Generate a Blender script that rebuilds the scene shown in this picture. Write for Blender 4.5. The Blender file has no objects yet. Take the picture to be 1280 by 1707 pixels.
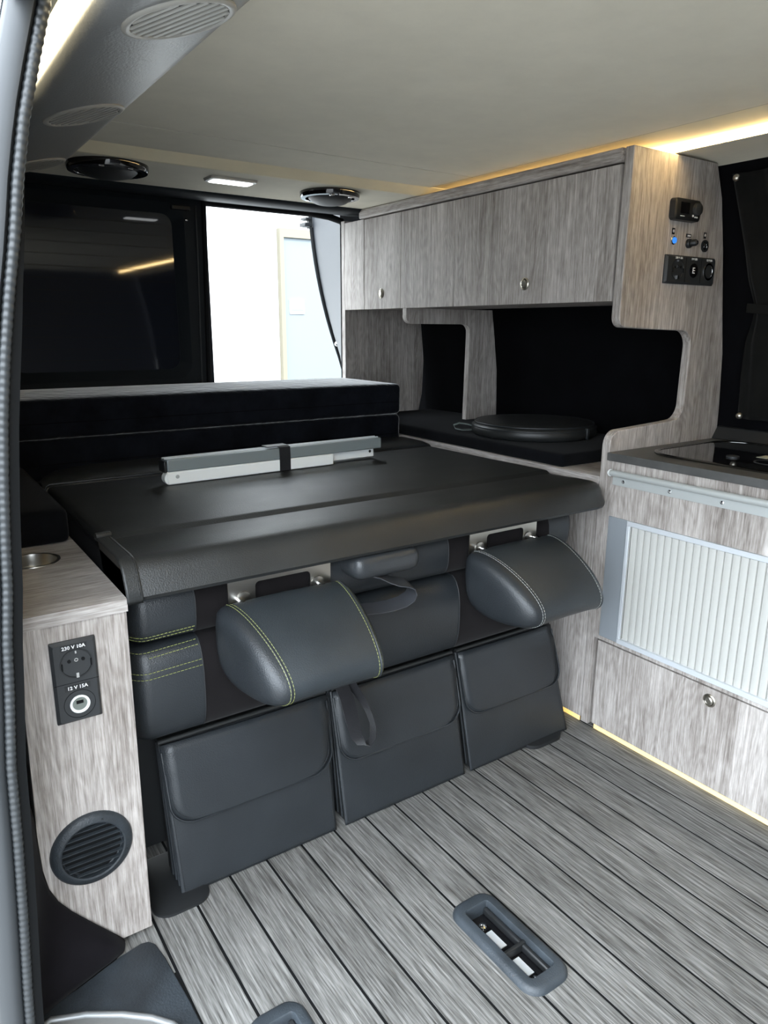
import bpy, bmesh, math, random
from mathutils import Vector, Matrix
random.seed(4)
sc = bpy.context.scene
col = sc.collection
PI = math.pi

# ------------------------------------------------------------------ camera
cam_d = bpy.data.cameras.new('camera'); cam = bpy.data.objects.new('camera', cam_d); col.objects.link(cam)
cam_d.sensor_fit = 'HORIZONTAL'; cam_d.sensor_width = 36.0; cam_d.lens = 1203.8/1280*36.0
cam_d.clip_start = 0.02; cam_d.clip_end = 100
RM = Matrix(((0.82641325, 0.13508678, -0.54661934), (-0.56304425, 0.20640524, -0.80023625), (0.00472376, 0.96909671, 0.24663586)))
cam.matrix_world = Matrix.Translation((0, 0, 1.0)) @ RM.to_4x4()
sc.camera = cam

# ------------------------------------------------------------------ light
w = bpy.data.worlds.new('sky'); sc.world = w; w.use_nodes = True
nt = w.node_tree; bg = nt.nodes['Background']
tc = nt.nodes.new('ShaderNodeTexCoord'); sp = nt.nodes.new('ShaderNodeSeparateXYZ'); rp = nt.nodes.new('ShaderNodeValToRGB')
nt.links.new(tc.outputs['Generated'], sp.inputs[0]); nt.links.new(sp.outputs['Z'], rp.inputs[0]); nt.links.new(rp.outputs[0], bg.inputs[0])
rp.color_ramp.elements[0].position = 0.0; rp.color_ramp.elements[0].color = (0.33, 0.37, 0.41, 1)
rp.color_ramp.elements[1].position = 0.55; rp.color_ramp.elements[1].color = (0.82, 0.91, 1.0, 1)
bg.inputs[1].default_value = 8.6
sd = bpy.data.lights.new('sun', 'SUN'); sd.energy = 4.5; sd.angle = 0.009; sd.color = (1.0, 0.96, 0.9)
so = bpy.data.objects.new('sun', sd); col.objects.link(so)
so.rotation_euler = Vector((-0.06, 0.62, -0.80)).to_track_quat('-Z', 'Y').to_euler()
sc.view_settings.view_transform = 'Standard'; sc.view_settings.look = 'None'
sc.view_settings.exposure = 0.65; sc.view_settings.gamma = 1.0; sc.view_settings.use_curve_mapping = False
sc.cycles.max_bounces = 8; sc.cycles.diffuse_bounces = 5; sc.cycles.glossy_bounces = 4

# ------------------------------------------------------------------ materials
def mat_base(name):
    m = bpy.data.materials.new(name); m.use_nodes = True
    return m, m.node_tree, m.node_tree.nodes['Principled BSDF']
def setp(b, **k):
    for a, v in k.items():
        b.inputs[a.replace('_', ' ')].default_value = v
def N(nt, t, **k):
    n = nt.nodes.new('ShaderNode'+t)
    for a, v in k.items(): setattr(n, a, v)
    return n
def ramp(nt, src, stops):
    r = N(nt, 'ValToRGB'); e = r.color_ramp.elements
    e[0].position, e[0].color = stops[0][0], (*stops[0][1], 1)
    e[1].position, e[1].color = stops[-1][0], (*stops[-1][1], 1)
    for p, c in stops[1:-1]:
        x = e.new(p); x.color = (*c, 1)
    nt.links.new(src, r.inputs[0]); return r.outputs[0]
def coords(nt, scale, kind='Object'):
    t = N(nt, 'TexCoord'); m = N(nt, 'Mapping'); m.inputs['Scale'].default_value = scale
    nt.links.new(t.outputs[kind], m.inputs[0]); return m.outputs[0]
def geo_coords(nt, scale):          # world position (nothing in the van moves)
    g = N(nt, 'NewGeometry'); m = N(nt, 'Mapping'); m.inputs['Scale'].default_value = scale
    nt.links.new(g.outputs['Position'], m.inputs[0]); return m.outputs[0]
def noise(nt, vec, scale=1.0, detail=3, rough=0.55, dist=0.0):
    n = N(nt, 'TexNoise'); n.inputs['Scale'].default_value = scale; n.inputs['Detail'].default_value = detail
    n.inputs['Roughness'].default_value = rough; n.inputs['Distortion'].default_value = dist
    nt.links.new(vec, n.inputs['Vector']); return n.outputs['Fac']
def math_(nt, op, a, b=None, c=None):
    n = N(nt, 'Math', operation=op)
    for i, v in enumerate((a, b, c)):
        if v is None: continue
        if isinstance(v, (int, float)): n.inputs[i].default_value = v
        else: nt.links.new(v, n.inputs[i])
    return n.outputs[0]
def bump(nt, b, h, strength=0.3, dist=0.001):
    n = N(nt, 'Bump'); n.inputs['Strength'].default_value = strength; n.inputs['Distance'].default_value = dist
    nt.links.new(h, n.inputs['Height']); nt.links.new(n.outputs[0], b.inputs['Normal'])
def plain(name, c, rough=0.5, metal=0.0, spec=0.5, emit=None, estr=0.0, var=0.0, bs=0.0, bsc=300, sheen=0.0, coat=0.0):
    m, nt, b = mat_base(name)
    setp(b, Base_Color=(*c, 1), Roughness=rough, Metallic=metal)
    b.inputs['Specular IOR Level'].default_value = spec
    if sheen: b.inputs['Sheen Weight'].default_value = sheen; b.inputs['Sheen Roughness'].default_value = 0.4
    if coat: b.inputs['Coat Weight'].default_value = coat; b.inputs['Coat Roughness'].default_value = 0.05
    if emit: b.inputs['Emission Color'].default_value = (*emit, 1); b.inputs['Emission Strength'].default_value = estr
    if var:
        n = noise(nt, geo_coords(nt, (1, 1, 1)), 14, 4)
        o = ramp(nt, n, [(0.3, tuple(x*(1-var) for x in c)), (0.7, tuple(min(1, x*(1+var)) for x in c))])
        nt.links.new(o, b.inputs['Base Color'])
    if bs: bump(nt, b, noise(nt, geo_coords(nt, (1, 1, 1)), bsc, 2), bs, 0.001)
    return m
def wood(name, grain='Z', tint=(1, 1, 1), gain=1.0, plank=0.105):
    m, nt, b = mat_base(name)
    def s(a, l): return {'Z': (a, a, l), 'Y': (a, l, a), 'X': (l, a, a)}[grain]
    # board cells printed on the laminate
    g = N(nt, 'NewGeometry'); sx = N(nt, 'SeparateXYZ'); nt.links.new(g.outputs['Position'], sx.inputs[0])
    u = {'Z': math_(nt, 'ADD', sx.outputs['X'], sx.outputs['Y']), 'Y': math_(nt, 'ADD', sx.outputs['X'], sx.outputs['Z']), 'X': math_(nt, 'ADD', sx.outputs['Y'], sx.outputs['Z'])}[grain]
    cell = math_(nt, 'FLOOR', math_(nt, 'DIVIDE', u, plank))
    wn = N(nt, 'TexWhiteNoise', noise_dimensions='1D'); nt.links.new(cell, wn.inputs['W'])
    # cathedral contours: iso lines of a stretched noise
    low = noise(nt, geo_coords(nt, s(13, 2.6)), 1.0, 2, 0.45, 0.3)
    wn2 = math_(nt, 'MULTIPLY', wn.outputs['Value'], 6.0)
    cont = math_(nt, 'SINE', math_(nt, 'ADD', math_(nt, 'MULTIPLY', low, 105.0), wn2))
    grainf = noise(nt, geo_coords(nt, s(230, 6.5)), 1.0, 6, 0.72, 0.08)
    pores = noise(nt, geo_coords(nt, s(620, 34)), 1.0, 3, 0.6)
    streak = noise(nt, geo_coords(nt, s(48, 1.6)), 1.0, 3, 0.55)
    patch = noise(nt, geo_coords(nt, s(9, 3.2)), 1.0, 4, 0.6)
    mott = noise(nt, geo_coords(nt, s(90, 45)), 1.0, 3, 0.6)
    def acc(a, src, k): return math_(nt, 'MULTIPLY_ADD', src, k, math_(nt, 'ADD', a, -k/2))
    a = math_(nt, 'MULTIPLY_ADD', grainf, 1.0, -0.5)
    a = acc(a, pores, 0.55); a = acc(a, streak, 0.42); a = acc(a, patch, 0.42); a = acc(a, mott, 0.18)
    a = acc(a, wn.outputs['Value'], 0.20)
    a = math_(nt, 'MULTIPLY_ADD', cont, 0.045, a)
    fac = math_(nt, 'ADD', a, 0.5)
    T = lambda c: tuple(min(1, c[i]*tint[i]*gain) for i in range(3))
    o = ramp(nt, fac, [(0.05, T((0.105, 0.087, 0.075))), (0.32, T((0.265, 0.234, 0.212))), (0.58, T((0.455, 0.416, 0.388))), (0.92, T((0.74, 0.70, 0.67)))])
    nt.links.new(o, b.inputs['Base Color'])
    setp(b, Roughness=0.55); b.inputs['Specular IOR Level'].default_value = 0.35
    bump(nt, b, math_(nt, 'ADD', grainf, pores), 0.25, 0.0006)
    return m
WOOD = wood('grey_oak_laminate')
WOODX = wood('grey_oak_laminate_cross', 'X', gain=0.82)
WOODY = wood('grey_oak_laminate_long', 'Y')
def plank_mat():
    m, nt, b = mat_base('grey_deck_plank')
    v = geo_coords(nt, (250, 9.0, 250))
    a = noise(nt, v, 1.0, 4, 0.65, 0.0)
    c = noise(nt, geo_coords(nt, (800, 30, 800)), 1.0, 2)
    p = noise(nt, geo_coords(nt, (5, 3, 5)), 1.0, 3)
    oi = N(nt, 'ObjectInfo')
    f = math_(nt, 'ADD', math_(nt, 'MULTIPLY', a, 1.35), math_(nt, 'MULTIPLY', c, 0.5))
    f = math_(nt, 'ADD', f, math_(nt, 'MULTIPLY', p, 0.22))
    f = math_(nt, 'ADD', f, math_(nt, 'MULTIPLY', oi.outputs['Random'], 0.08))
    f = math_(nt, 'ADD', f, -0.55)
    o = ramp(nt, f, [(0.22, (0.040, 0.038, 0.035)), (0.42, (0.105, 0.102, 0.096)), (0.6, (0.175, 0.171, 0.163)), (0.88, (0.31, 0.305, 0.292))])
    nt.links.new(o, b.inputs['Base Color']); setp(b, Roughness=0.6); b.inputs['Specular IOR Level'].default_value = 0.3
    bump(nt, b, a, 0.5, 0.0008)
    return m
PLANK = plank_mat()
def leather(name, c, rough=0.42, spec=0.5):
    m, nt, b = mat_base(name)
    v = geo_coords(nt, (1, 1, 1))
    vo = N(nt, 'TexVoronoi'); vo.inputs['Scale'].default_value = 460; nt.links.new(v, vo.inputs['Vector'])
    n = noise(nt, v, 9, 3)
    o = ramp(nt, n, [(0.3, tuple(x*0.85 for x in c)), (0.7, tuple(x*1.15 for x in c))])
    nt.links.new(o, b.inputs['Base Color'])
    r = math_(nt, 'MULTIPLY_ADD', n, 0.12, rough-0.06); nt.links.new(r, b.inputs['Roughness'])
    b.inputs['Specular IOR Level'].default_value = spec
    bump(nt, b, vo.outputs['Distance'], 0.33, 0.0007)
    return m
LEATHER = leather('black_faux_leather', (0.017, 0.020, 0.023), 0.40)
LEATHER2 = leather('black_grained_leather', (0.021, 0.026, 0.030), 0.44)
PADL = leather('black_cover_leather', (0.018, 0.019, 0.019), 0.42, 0.5)
def cloth(name, c, sheen=0.5, bs=0.4, sc_=900, blotch=0.25):
    m, nt, b = mat_base(name)
    n = noise(nt, geo_coords(nt, (1, 1, 1)), 11, 5, 0.65)
    o = ramp(nt, n, [(0.3, tuple(x*(1-blotch) for x in c)), (0.7, tuple(x*(1+blotch) for x in c))])
    nt.links.new(o, b.inputs['Base Color']); setp(b, Roughness=0.95)
    b.inputs['Specular IOR Level'].default_value = 0.06; b.inputs['Sheen Weight'].default_value = sheen; b.inputs['Sheen Roughness'].default_value = 0.5
    bump(nt, b, noise(nt, geo_coords(nt, (1, 1, 1)), sc_, 2), bs, 0.0008)
    return m
SUEDE = cloth('dark_suede', (0.010, 0.0088, 0.0092), 0.05)
MICRO = cloth('black_microfibre', (0.0042, 0.0045, 0.0058), 0.03, blotch=0.4)
MATT = cloth('black_mattress_suede', (0.006, 0.007, 0.010), 0.9, 0.9, 26, blotch=0.5)
MATT.node_tree.nodes['Principled BSDF'].inputs['Sheen Roughness'].default_value = 0.3
[setattr(n.inputs['Distance'], 'default_value', 0.006) for n in MATT.node_tree.nodes if n.type == 'BUMP']
FELT = cloth('black_felt', (0.0028, 0.0028, 0.0036), 0.008)
FELT_B = cloth('brown_black_felt', (0.0075, 0.0066, 0.0080), 0.03)
HEAD = cloth('cream_headliner', (0.76, 0.715, 0.60), 0.0, 0.25, 700, 0.04)
HEAD2 = cloth('cream_headliner_edge', (0.80, 0.74, 0.57), 0.0, 0.2, 700, 0.04)
DUCT = plain('grey_duct_plastic', (0.235, 0.24, 0.24), 0.42, spec=0.5, bs=0.5, bsc=260)
VENTW = plain('warm_grey_vent_plastic', (0.40, 0.39, 0.36), 0.45)
BLKPL = plain('black_plastic', (0.014, 0.015, 0.016), 0.42)
BLKPL_R = plain('rough_black_plastic', (0.020, 0.025, 0.03), 0.5, bs=0.8, bsc=300, var=0.4)
DKGREY = plain('anthracite_plastic', (0.026, 0.028, 0.030), 0.5)
BLKGLOSS = plain('black_gloss', (0.006, 0.006, 0.007), 0.06, coat=0.5)
DOORPL = plain('blue_black_door_trim', (0.006, 0.0095, 0.013), 0.6, spec=0.3)
GLASSBLK = plain('tinted_window_glass', (0.013, 0.016, 0.024), 0.035, spec=0.6)
RUBBER = plain('black_rubber', (0.004, 0.0045, 0.005), 0.7, spec=0.2)
SEALM = plain('grey_door_seal', (0.030, 0.033, 0.035), 0.42)
ALU = plain('satin_aluminium', (0.52, 0.54, 0.53), 0.45, 0.35)
ALUF = plain('aluminium_frame', (0.66, 0.69, 0.72), 0.42, 0.25)
ALUB = plain('brushed_aluminium_plate', (0.50, 0.54, 0.58), 0.38, 0.55)
STEEL = plain('brushed_steel', (0.50, 0.48, 0.44), 0.30, 1.0)
CHROME = plain('chrome', (0.8, 0.8, 0.8), 0.1, 1.0)
BRASSY = plain('satin_nickel', (0.50, 0.47, 0.41), 0.28, 0.95)
SLATM = plain('pale_grey_slat', (0.52, 0.515, 0.485), 0.5, 0.0)
ALUGREY = plain('grey_anodised_bar', (0.26, 0.30, 0.31), 0.4, 0.35)
WHITEPL = plain('white_powder_coat', (0.88, 0.90, 0.89), 0.4)
WHITETX = plain('white_print', (0.85, 0.85, 0.85), 0.6)
WTOP = plain('dark_slate_worktop', (0.075, 0.074, 0.072), 0.4, var=0.25, bs=0.1, bsc=120)
YEL = plain('yellow_green_thread', (0.24, 0.26, 0.085), 0.6)
GREYTH = plain('grey_thread', (0.33, 0.34, 0.32), 0.6)
DKTH = plain('black_thread', (0.012, 0.013, 0.015), 0.6)
WEB = cloth('black_webbing', (0.016, 0.016, 0.018), 0.25, 0.6, 500)
CURT = cloth('black_curtain', (0.008, 0.008, 0.0075), 0.05)
PAINTW = plain('white_car_paint', (0.80, 0.83, 0.85), 0.15, coat=1.0)
PAINTG = plain('grey_door_frame_paint', (0.028, 0.031, 0.034), 0.5)
LEDW = plain('warm_led', (1, 0.9, 0.7), 0.5, emit=(1.0, 0.72, 0.34), estr=22)
LEDL = plain('warm_white_led', (1, 0.9, 0.7), 0.5, emit=(1.0, 0.86, 0.56), estr=5.0)
LEDY = plain('yellow_led', (1, 0.8, 0.4), 0.5, emit=(1.0, 0.60, 0.06), estr=0.48)
LAMPE = plain('cool_lamp_lens', (1, 1, 1), 0.5, emit=(0.95, 0.98, 1.0), estr=2.6)
BLUE = plain('blue_lit_button', (0.02, 0.12, 0.5), 0.3, emit=(0.05, 0.3, 1.0), estr=0.5)
EXTW = plain('white_render_wall', (0.62, 0.63, 0.62), 0.8, bs=0.2, bsc=60)
EXTD = plain('pale_blue_steel_door', (0.118, 0.138, 0.146), 0.6)
EXTF = plain('cream_door_frame', (0.145, 0.130, 0.09), 0.6)
GROUND = plain('asphalt_ground', (0.14, 0.137, 0.13), 0.9, var=0.1)
BEIGE = plain('grey_sill_plastic', (0.13, 0.13, 0.125), 0.45, bs=0.4, bsc=300)

# ------------------------------------------------------------------ mesh helpers
LOC = {}
def empty(name, loc, label=None, cat=None, group=None, kind=None, parent=None):
    o = bpy.data.objects.new(name, None); col.objects.link(o); o.empty_display_size = 0.05
    base = LOC[parent.name] if parent else Vector((0, 0, 0))
    if parent: o.parent = parent
    o.location = Vector(loc)-base; LOC[o.name] = Vector(loc)
    return tag(o, label, cat, group, kind)
def tag(o, label=None, cat=None, group=None, kind=None):
    if label: o['label'] = label
    if cat: o['category'] = cat
    if group: o['group'] = group
    if kind: o['kind'] = kind
    return o
class MB:
    def __init__(s): s.v = []; s.f = []
    def add(s, vs, fs):
        b = len(s.v); s.v += [tuple(v) for v in vs]; s.f += [tuple(b+i for i in f) for f in fs]; return s
    def box(s, x0, x1, y0, y1, z0, z1):
        vs = [(x0, y0, z0), (x1, y0, z0), (x1, y1, z0), (x0, y1, z0), (x0, y0, z1), (x1, y0, z1), (x1, y1, z1), (x0, y1, z1)]
        return s.add(vs, [(0, 3, 2, 1), (4, 5, 6, 7), (0, 1, 5, 4), (1, 2, 6, 5), (2, 3, 7, 6), (3, 0, 4, 7)])
    def hexa(s, vs):
        return s.add(vs, [(0, 3, 2, 1), (4, 5, 6, 7), (0, 1, 5, 4), (1, 2, 6, 5), (2, 3, 7, 6), (3, 0, 4, 7)])
    def skin(s, loops, cap0=True, cap1=True, closed=True, loop_close=False):
        n = len(loops[0]); vs = [p for l in loops for p in l]; fs = []
        L = len(loops)
        for i in range(L if loop_close else L-1):
            a = i*n; b = ((i+1) % L)*n
            for j in range(n if closed else n-1):
                k = (j+1) % n; fs.append((a+j, a+k, b+k, b+j))
        if not loop_close:
            if cap0: fs.append(tuple(range(n-1, -1, -1)))
            if cap1: fs.append(tuple((L-1)*n+j for j in range(n)))
        return s.add(vs, fs)
    def prism(s, poly, axis, a, b):
        def P(u, v, t): return {'Y': (u, t, v), 'X': (t, u, v), 'Z': (u, v, t)}[axis]
        return s.skin([[P(u, v, a) for u, v in poly], [P(u, v, b) for u, v in poly]])
    def tube(s, pts, r, n=8, cap=True, flat=1.0):
        pts = [Vector(p) for p in pts]; loops = []
        up = Vector((0, 0, 1))
        for i, p in enumerate(pts):
            t = (pts[min(i+1, len(pts)-1)]-pts[max(i-1, 0)]).normalized()
            if i == 0:
                if abs(t.dot(up)) > 0.9: up = Vector((0, 1, 0))
                a = t.cross(up).normalized()
            else: a = (a - t*a.dot(t)).normalized()
            b = t.cross(a); rr_ = r(i) if callable(r) else r
            loops.append([p+(a*math.cos(2*PI*j/n)+b*math.sin(2*PI*j/n)*flat)*rr_ for j in range(n)])
        return s.skin(loops, cap, cap)
    def lathe(s, c, axis, prof, n=24, cap0=True, cap1=True):
        c = Vector(c); ax = Vector(axis).normalized(); t = Vector((0, 0, 1)) if abs(ax.z) < 0.9 else Vector((1, 0, 0))
        a = ax.cross(t).normalized(); b = ax.cross(a)
        loops = [[c+ax*h+(a*math.cos(2*PI*j/n)+b*math.sin(2*PI*j/n))*r for j in range(n)] for r, h in prof]
        return s.skin(loops, cap0, cap1)
    def band(s, pts, width, thick, wdir):       # flat strap following a path; wdir = width direction
        pts = [Vector(p) for p in pts]; loops = []
        for i, p in enumerate(pts):
            w_ = Vector(wdir(i) if callable(wdir) else wdir).normalized()*(width(i) if callable(width) else width)/2
            t = (pts[min(i+1, len(pts)-1)]-pts[max(i-1, 0)]).normalized(); nn = t.cross(w_).normalized()*thick/2
            loops.append([p-w_-nn, p+w_-nn, p+w_+nn, p-w_+nn])
        return s.skin(loops)
    def sweep(s, path, cross):                   # path 3D pts ; cross(i,p)->loop
        return s.skin([cross(i, p) for i, p in enumerate(path)])
    def dashes(s, pts, L=0.005, gap=0.002, r=0.0007):
        pts = [Vector(p) for p in pts]; d = 0; out = []
        seg = [(pts[i], pts[i+1], (pts[i+1]-pts[i]).length) for i in range(len(pts)-1)]
        tot = sum(x[2] for x in seg)
        def at(t):
            for a, b, l in seg:
                if t <= l: return a.lerp(b, t/l if l else 0)
                t -= l
            return seg[-1][1]
        while d+L <= tot:
            s.tube([at(d), at(d+L)], r, 4); d += L+gap
        return s
    def done(s, name, m, parent=None, smooth=None, bevel=0, seg=2, sub=0, label=None, cat=None, group=None, kind=None, loc=None, solid=0):
        if parent is not None: base = LOC[parent.name]
        elif loc is not None: base = Vector(loc)
        else:
            xs = [v[0] for v in s.v]; ys = [v[1] for v in s.v]; zs = [v[2] for v in s.v]
            base = Vector(((min(xs)+max(xs))/2, (min(ys)+max(ys))/2, min(zs)))
        me = bpy.data.meshes.new(name); me.from_pydata([Vector(v)-base for v in s.v], [], s.f)
        bm = bmesh.new(); bm.from_mesh(me); bmesh.ops.recalc_face_normals(bm, faces=bm.faces); bm.to_mesh(me); bm.free()
        me.materials.append(m); me.update()
        o = bpy.data.objects.new(name, me); col.objects.link(o)
        if parent is not None: o.parent = parent
        else: o.location = base
        LOC[o.name] = base
        if parent is not None: LOC[o.name] = base.copy()
        if sub:
            md = o.modifiers.new('subd', 'SUBSURF'); md.levels = sub; md.render_levels = sub
        if solid:
            md = o.modifiers.new('solid', 'SOLIDIFY'); md.thickness = solid; md.offset = 0
        if bevel:
            md = o.modifiers.new('bevel', 'BEVEL'); md.width = bevel; md.segments = seg; md.limit_method = 'ANGLE'; md.angle_limit = math.radians(35)
        if smooth is None: smooth = 35 if bevel else 0
        if smooth or sub:
            for p in me.polygons: p.use_smooth = True
            if not sub: me.set_sharp_from_angle(angle=math.radians(smooth or 180))
        if bevel: o.modifiers['bevel'].harden_normals = False
        return tag(o, label, cat, group, kind)
def sub_parent(o, parent_part):      # make o a sub-part of a part (both meshes share the thing's base as origin)
    o.parent = parent_part; o.location = (0, 0, 0); return o
def rr(cx, cy, w_, h, r, n=5):
    pts = []
    for (sx, sy, a0) in ((1, 1, 0), (-1, 1, 90), (-1, -1, 180), (1, -1, 270)):
        for i in range(n+1):
            a = math.radians(a0+90*i/n)
            pts.append((cx+sx*(w_/2-r)+r*math.cos(a), cy+sy*(h/2-r)+r*math.sin(a)))
    return pts
def onY(pts, y): return [(u, y, v) for u, v in pts]
def onX(pts, x): return [(x, u, v) for u, v in pts]
def onZ(pts, z): return [(u, v, z) for u, v in pts]
def arc(cx, cy, r, a0, a1, n=8):
    return [(cx+r*math.cos(math.radians(a0+(a1-a0)*i/n)), cy+r*math.sin(math.radians(a0+(a1-a0)*i/n))) for i in range(n+1)]
def text_mesh(body, size, M, m, name, parent, depth=0.0004):
    c = bpy.data.curves.new('t', 'FONT'); c.body = body; c.size = size; c.align_x = 'CENTER'; c.align_y = 'CENTER'; c.extrude = depth; c.resolution_u = 2
    c.offset = size*0.018
    t = bpy.data.objects.new('t', c); col.objects.link(t)
    bpy.context.view_layer.update()
    dg = bpy.context.evaluated_depsgraph_get(); me = bpy.data.meshes.new_from_object(t.evaluated_get(dg))
    bpy.data.objects.remove(t)
    me.transform(Matrix.Translation(-LOC[parent.name]) @ M)
    me.materials.clear(); me.materials.append(m)
    o = bpy.data.objects.new(name, me); col.objects.link(o); o.parent = parent; LOC[o.name] = LOC[parent.name]
    return o
def faceY(x, y, z): return Matrix.Translation((x, y, z)) @ Matrix.Rotation(PI/2, 4, 'X')       # text read looking towards +Y
def soft_box(mb, x0, x1, y0, y1, z0, z1, r, puff=0.0, nx=18, ny=10, k=3):
    # rounded, slightly puffed block as a closed grid
    import itertools
    def lin(a, b, n):
        e = [a+r*(1-math.cos(PI/2*i/k)) for i in range(k)]
        mid = [a+r+(b-a-2*r)*i/n for i in range(n+1)]
        f = [b-r*(1-math.cos(PI/2*i/k)) for i in range(k-1, -1, -1)]
        return e+mid+f
    X, Y, Z = lin(x0, x1, nx), lin(y0, y1, ny), lin(z0, z1, 2)
    idx = {}; vs = []; fs = []
    cx, cy, cz = (x0+x1)/2, (y0+y1)/2, (z0+z1)/2
    def vert(i, j, l):
        key = (i, j, l)
        if key in idx: return idx[key]
        p = Vector((X[i], Y[j], Z[l]))
        q = Vector((min(max(p.x, x0+r), x1-r), min(max(p.y, y0+r), y1-r), min(max(p.z, z0+r), z1-r)))
        d = p-q
        if d.length > 1e-9: p = q+d.normalized()*r
        if puff:
            fx = 1-abs((p.x-cx)/(x1-x0)*2)**4; fy = 1-abs((p.y-cy)/(y1-y0)*2)**4
            if p.z > cz: p.z += puff*fx*fy
        idx[key] = len(vs); vs.append(p); return idx[key]
    nX, nY, nZ = len(X)-1, len(Y)-1, len(Z)-1
    for i in range(nX):
        for j in range(nY):
            fs.append((vert(i, j, 0), vert(i, j+1, 0), vert(i+1, j+1, 0), vert(i+1, j, 0)))
            fs.append((vert(i, j, nZ), vert(i+1, j, nZ), vert(i+1, j+1, nZ), vert(i, j+1, nZ)))
    for i in range(nX):
        for l in range(nZ):
            fs.append((vert(i, 0, l), vert(i+1, 0, l), vert(i+1, 0, l+1), vert(i, 0, l+1)))
            fs.append((vert(i, nY, l), vert(i, nY, l+1), vert(i+1, nY, l+1), vert(i+1, nY, l)))
    for j in range(nY):
        for l in range(nZ):
            fs.append((vert(0, j, l), vert(0, j, l+1), vert(0, j+1, l+1), vert(0, j+1, l)))
            fs.append((vert(nX, j, l), vert(nX, j+1, l), vert(nX, j+1, l+1), vert(nX, j, l+1)))
    return mb.add(vs, fs)
def holed(mb, x0, x1, y0, y1, z0, z1, holes):
    X = sorted({x0, x1, *[h[0] for h in holes if x0 < h[0] < x1], *[h[1] for h in holes if x0 < h[1] < x1]})
    Y = sorted({y0, y1, *[h[2] for h in holes], *[h[3] for h in holes]})
    def full(i, j):
        if i < 0 or j < 0 or i >= len(X)-1 or j >= len(Y)-1: return False
        cx, cy = (X[i]+X[i+1])/2, (Y[j]+Y[j+1])/2
        return not any(h[0] < cx < h[1] and h[2] < cy < h[3] for h in holes)
    for i in range(len(X)-1):
        for j in range(len(Y)-1):
            if not full(i, j): continue
            a, b, c, d = X[i], X[i+1], Y[j], Y[j+1]
            mb.add([(a, c, z1), (b, c, z1), (b, d, z1), (a, d, z1)], [(0, 1, 2, 3)])
            mb.add([(a, c, z0), (b, c, z0), (b, d, z0), (a, d, z0)], [(3, 2, 1, 0)])
            if not full(i-1, j): mb.add([(a, c, z0), (a, c, z1), (a, d, z1), (a, d, z0)], [(0, 1, 2, 3)])
            if not full(i+1, j): mb.add([(b, c, z0), (b, d, z0), (b, d, z1), (b, c, z1)], [(0, 1, 2, 3)])
            if not full(i, j-1): mb.add([(a, c, z0), (b, c, z0), (b, c, z1), (a, c, z1)], [(0, 1, 2, 3)])
            if not full(i, j+1): mb.add([(a, d, z0), (a, d, z1), (b, d, z1), (b, d, z0)], [(0, 1, 2, 3)])
    return mb

# ================================================================== SETTING
K = 1.392            # plane of the kitchen fronts
# outside
MB().box(-30, 30, -30, 30, -0.72, -0.60).done('ground', GROUND, kind='structure')
b = empty('building', (2.7, 5.0, -0.6), 'white rendered building wall with a pale steel door, seen outside through the open rear door', 'building')
MB().box(-8, 12, 5.0, 5.3, -0.6, 3.2).done('wall', EXTW, b)
MB().box(2.50, 3.42, 4.965, 5.0, -0.6, 1.63).done('steel_door', EXTD, b, bevel=0.004)
fr = MB(); fr.box(2.468, 2.50, 4.95, 5.0, -0.6, 1.69); fr.box(3.42, 3.48, 4.95, 5.0, -0.6, 1.70); fr.box(2.50, 3.42, 4.95, 5.0, 1.63, 1.69)
fr.done('door_frame', EXTF, b)
MB().box(2.54, 2.66, 4.958, 4.965, 1.10, 1.20).done('notice', WHITEPL, b)
MB().box(2.55, 2.65, 4.955, 4.958, 1.12, 1.135).done('notice_print', BLUE if False else EXTD, b)

# floor: rubber bed + planks
HOLES = [(0.708, 0.768, 0.623, 0.789), (0.321, 0.381, 0.623, 0.789)]
fl = empty('floor', (0.8, 0.8, 0), kind='structure')
f0 = MB(); holed(f0, 0.02, 1.83, -0.9, 2.34, -0.012, -0.0006, HOLES); f0.done('rubber_bed', RUBBER, fl)
PITCH = 0.0757
x = 0.486-4*PITCH
k = 0
while x < 1.43:
    a, c = x+0.0025, min(x+PITCH-0.0025, 1.45)
    pm = MB(); holed(pm, a, c, (-0.9 if a > 0.24 else 0.96), 1.34, -0.0004, 0.0006, [h for h in HOLES if h[0] < c and h[1] > a])
    pm.done('plank' if k == 0 else 'plank.%03d' % k, PLANK, fl)
    x += PITCH; k += 1
MB().box(0.02, 1.83, -0.9, 2.34, -0.10, -0.045).done('underbody', RUBBER, fl)

# right wall: black felt, curved like the van's side
WP = [(1.84, -0.1), (1.845, 0.60), (1.842, 0.72), (1.836, 0.86), (1.815, 1.00), (1.782, 1.19), (1.735, 1.36), (1.71, 1.42), (1.65, 1.46)]
def wr(y, dx=0): 
    tap = max(0, (y-1.3))*-0.065
    return [(px+tap+dx, y, pz) for px, pz in WP]
ys = [-1.2, 0.2, 1.1, 1.6, 2.0, 2.38]
m_ = MB(); m_.skin([wr(y) for y in ys], False, False, closed=False); m_.done('wall_right', FELT, smooth=60, kind='structure', solid=0.012)
MB().box(0.10, 1.84, -1.26, -1.22, -0.1, 1.46).done('front_light_block', plain('grey_light_block', (0.06, 0.06, 0.065), 0.9), kind='structure')  # unseen closed front, added to keep bright sky out of the rear glass reflection
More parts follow.
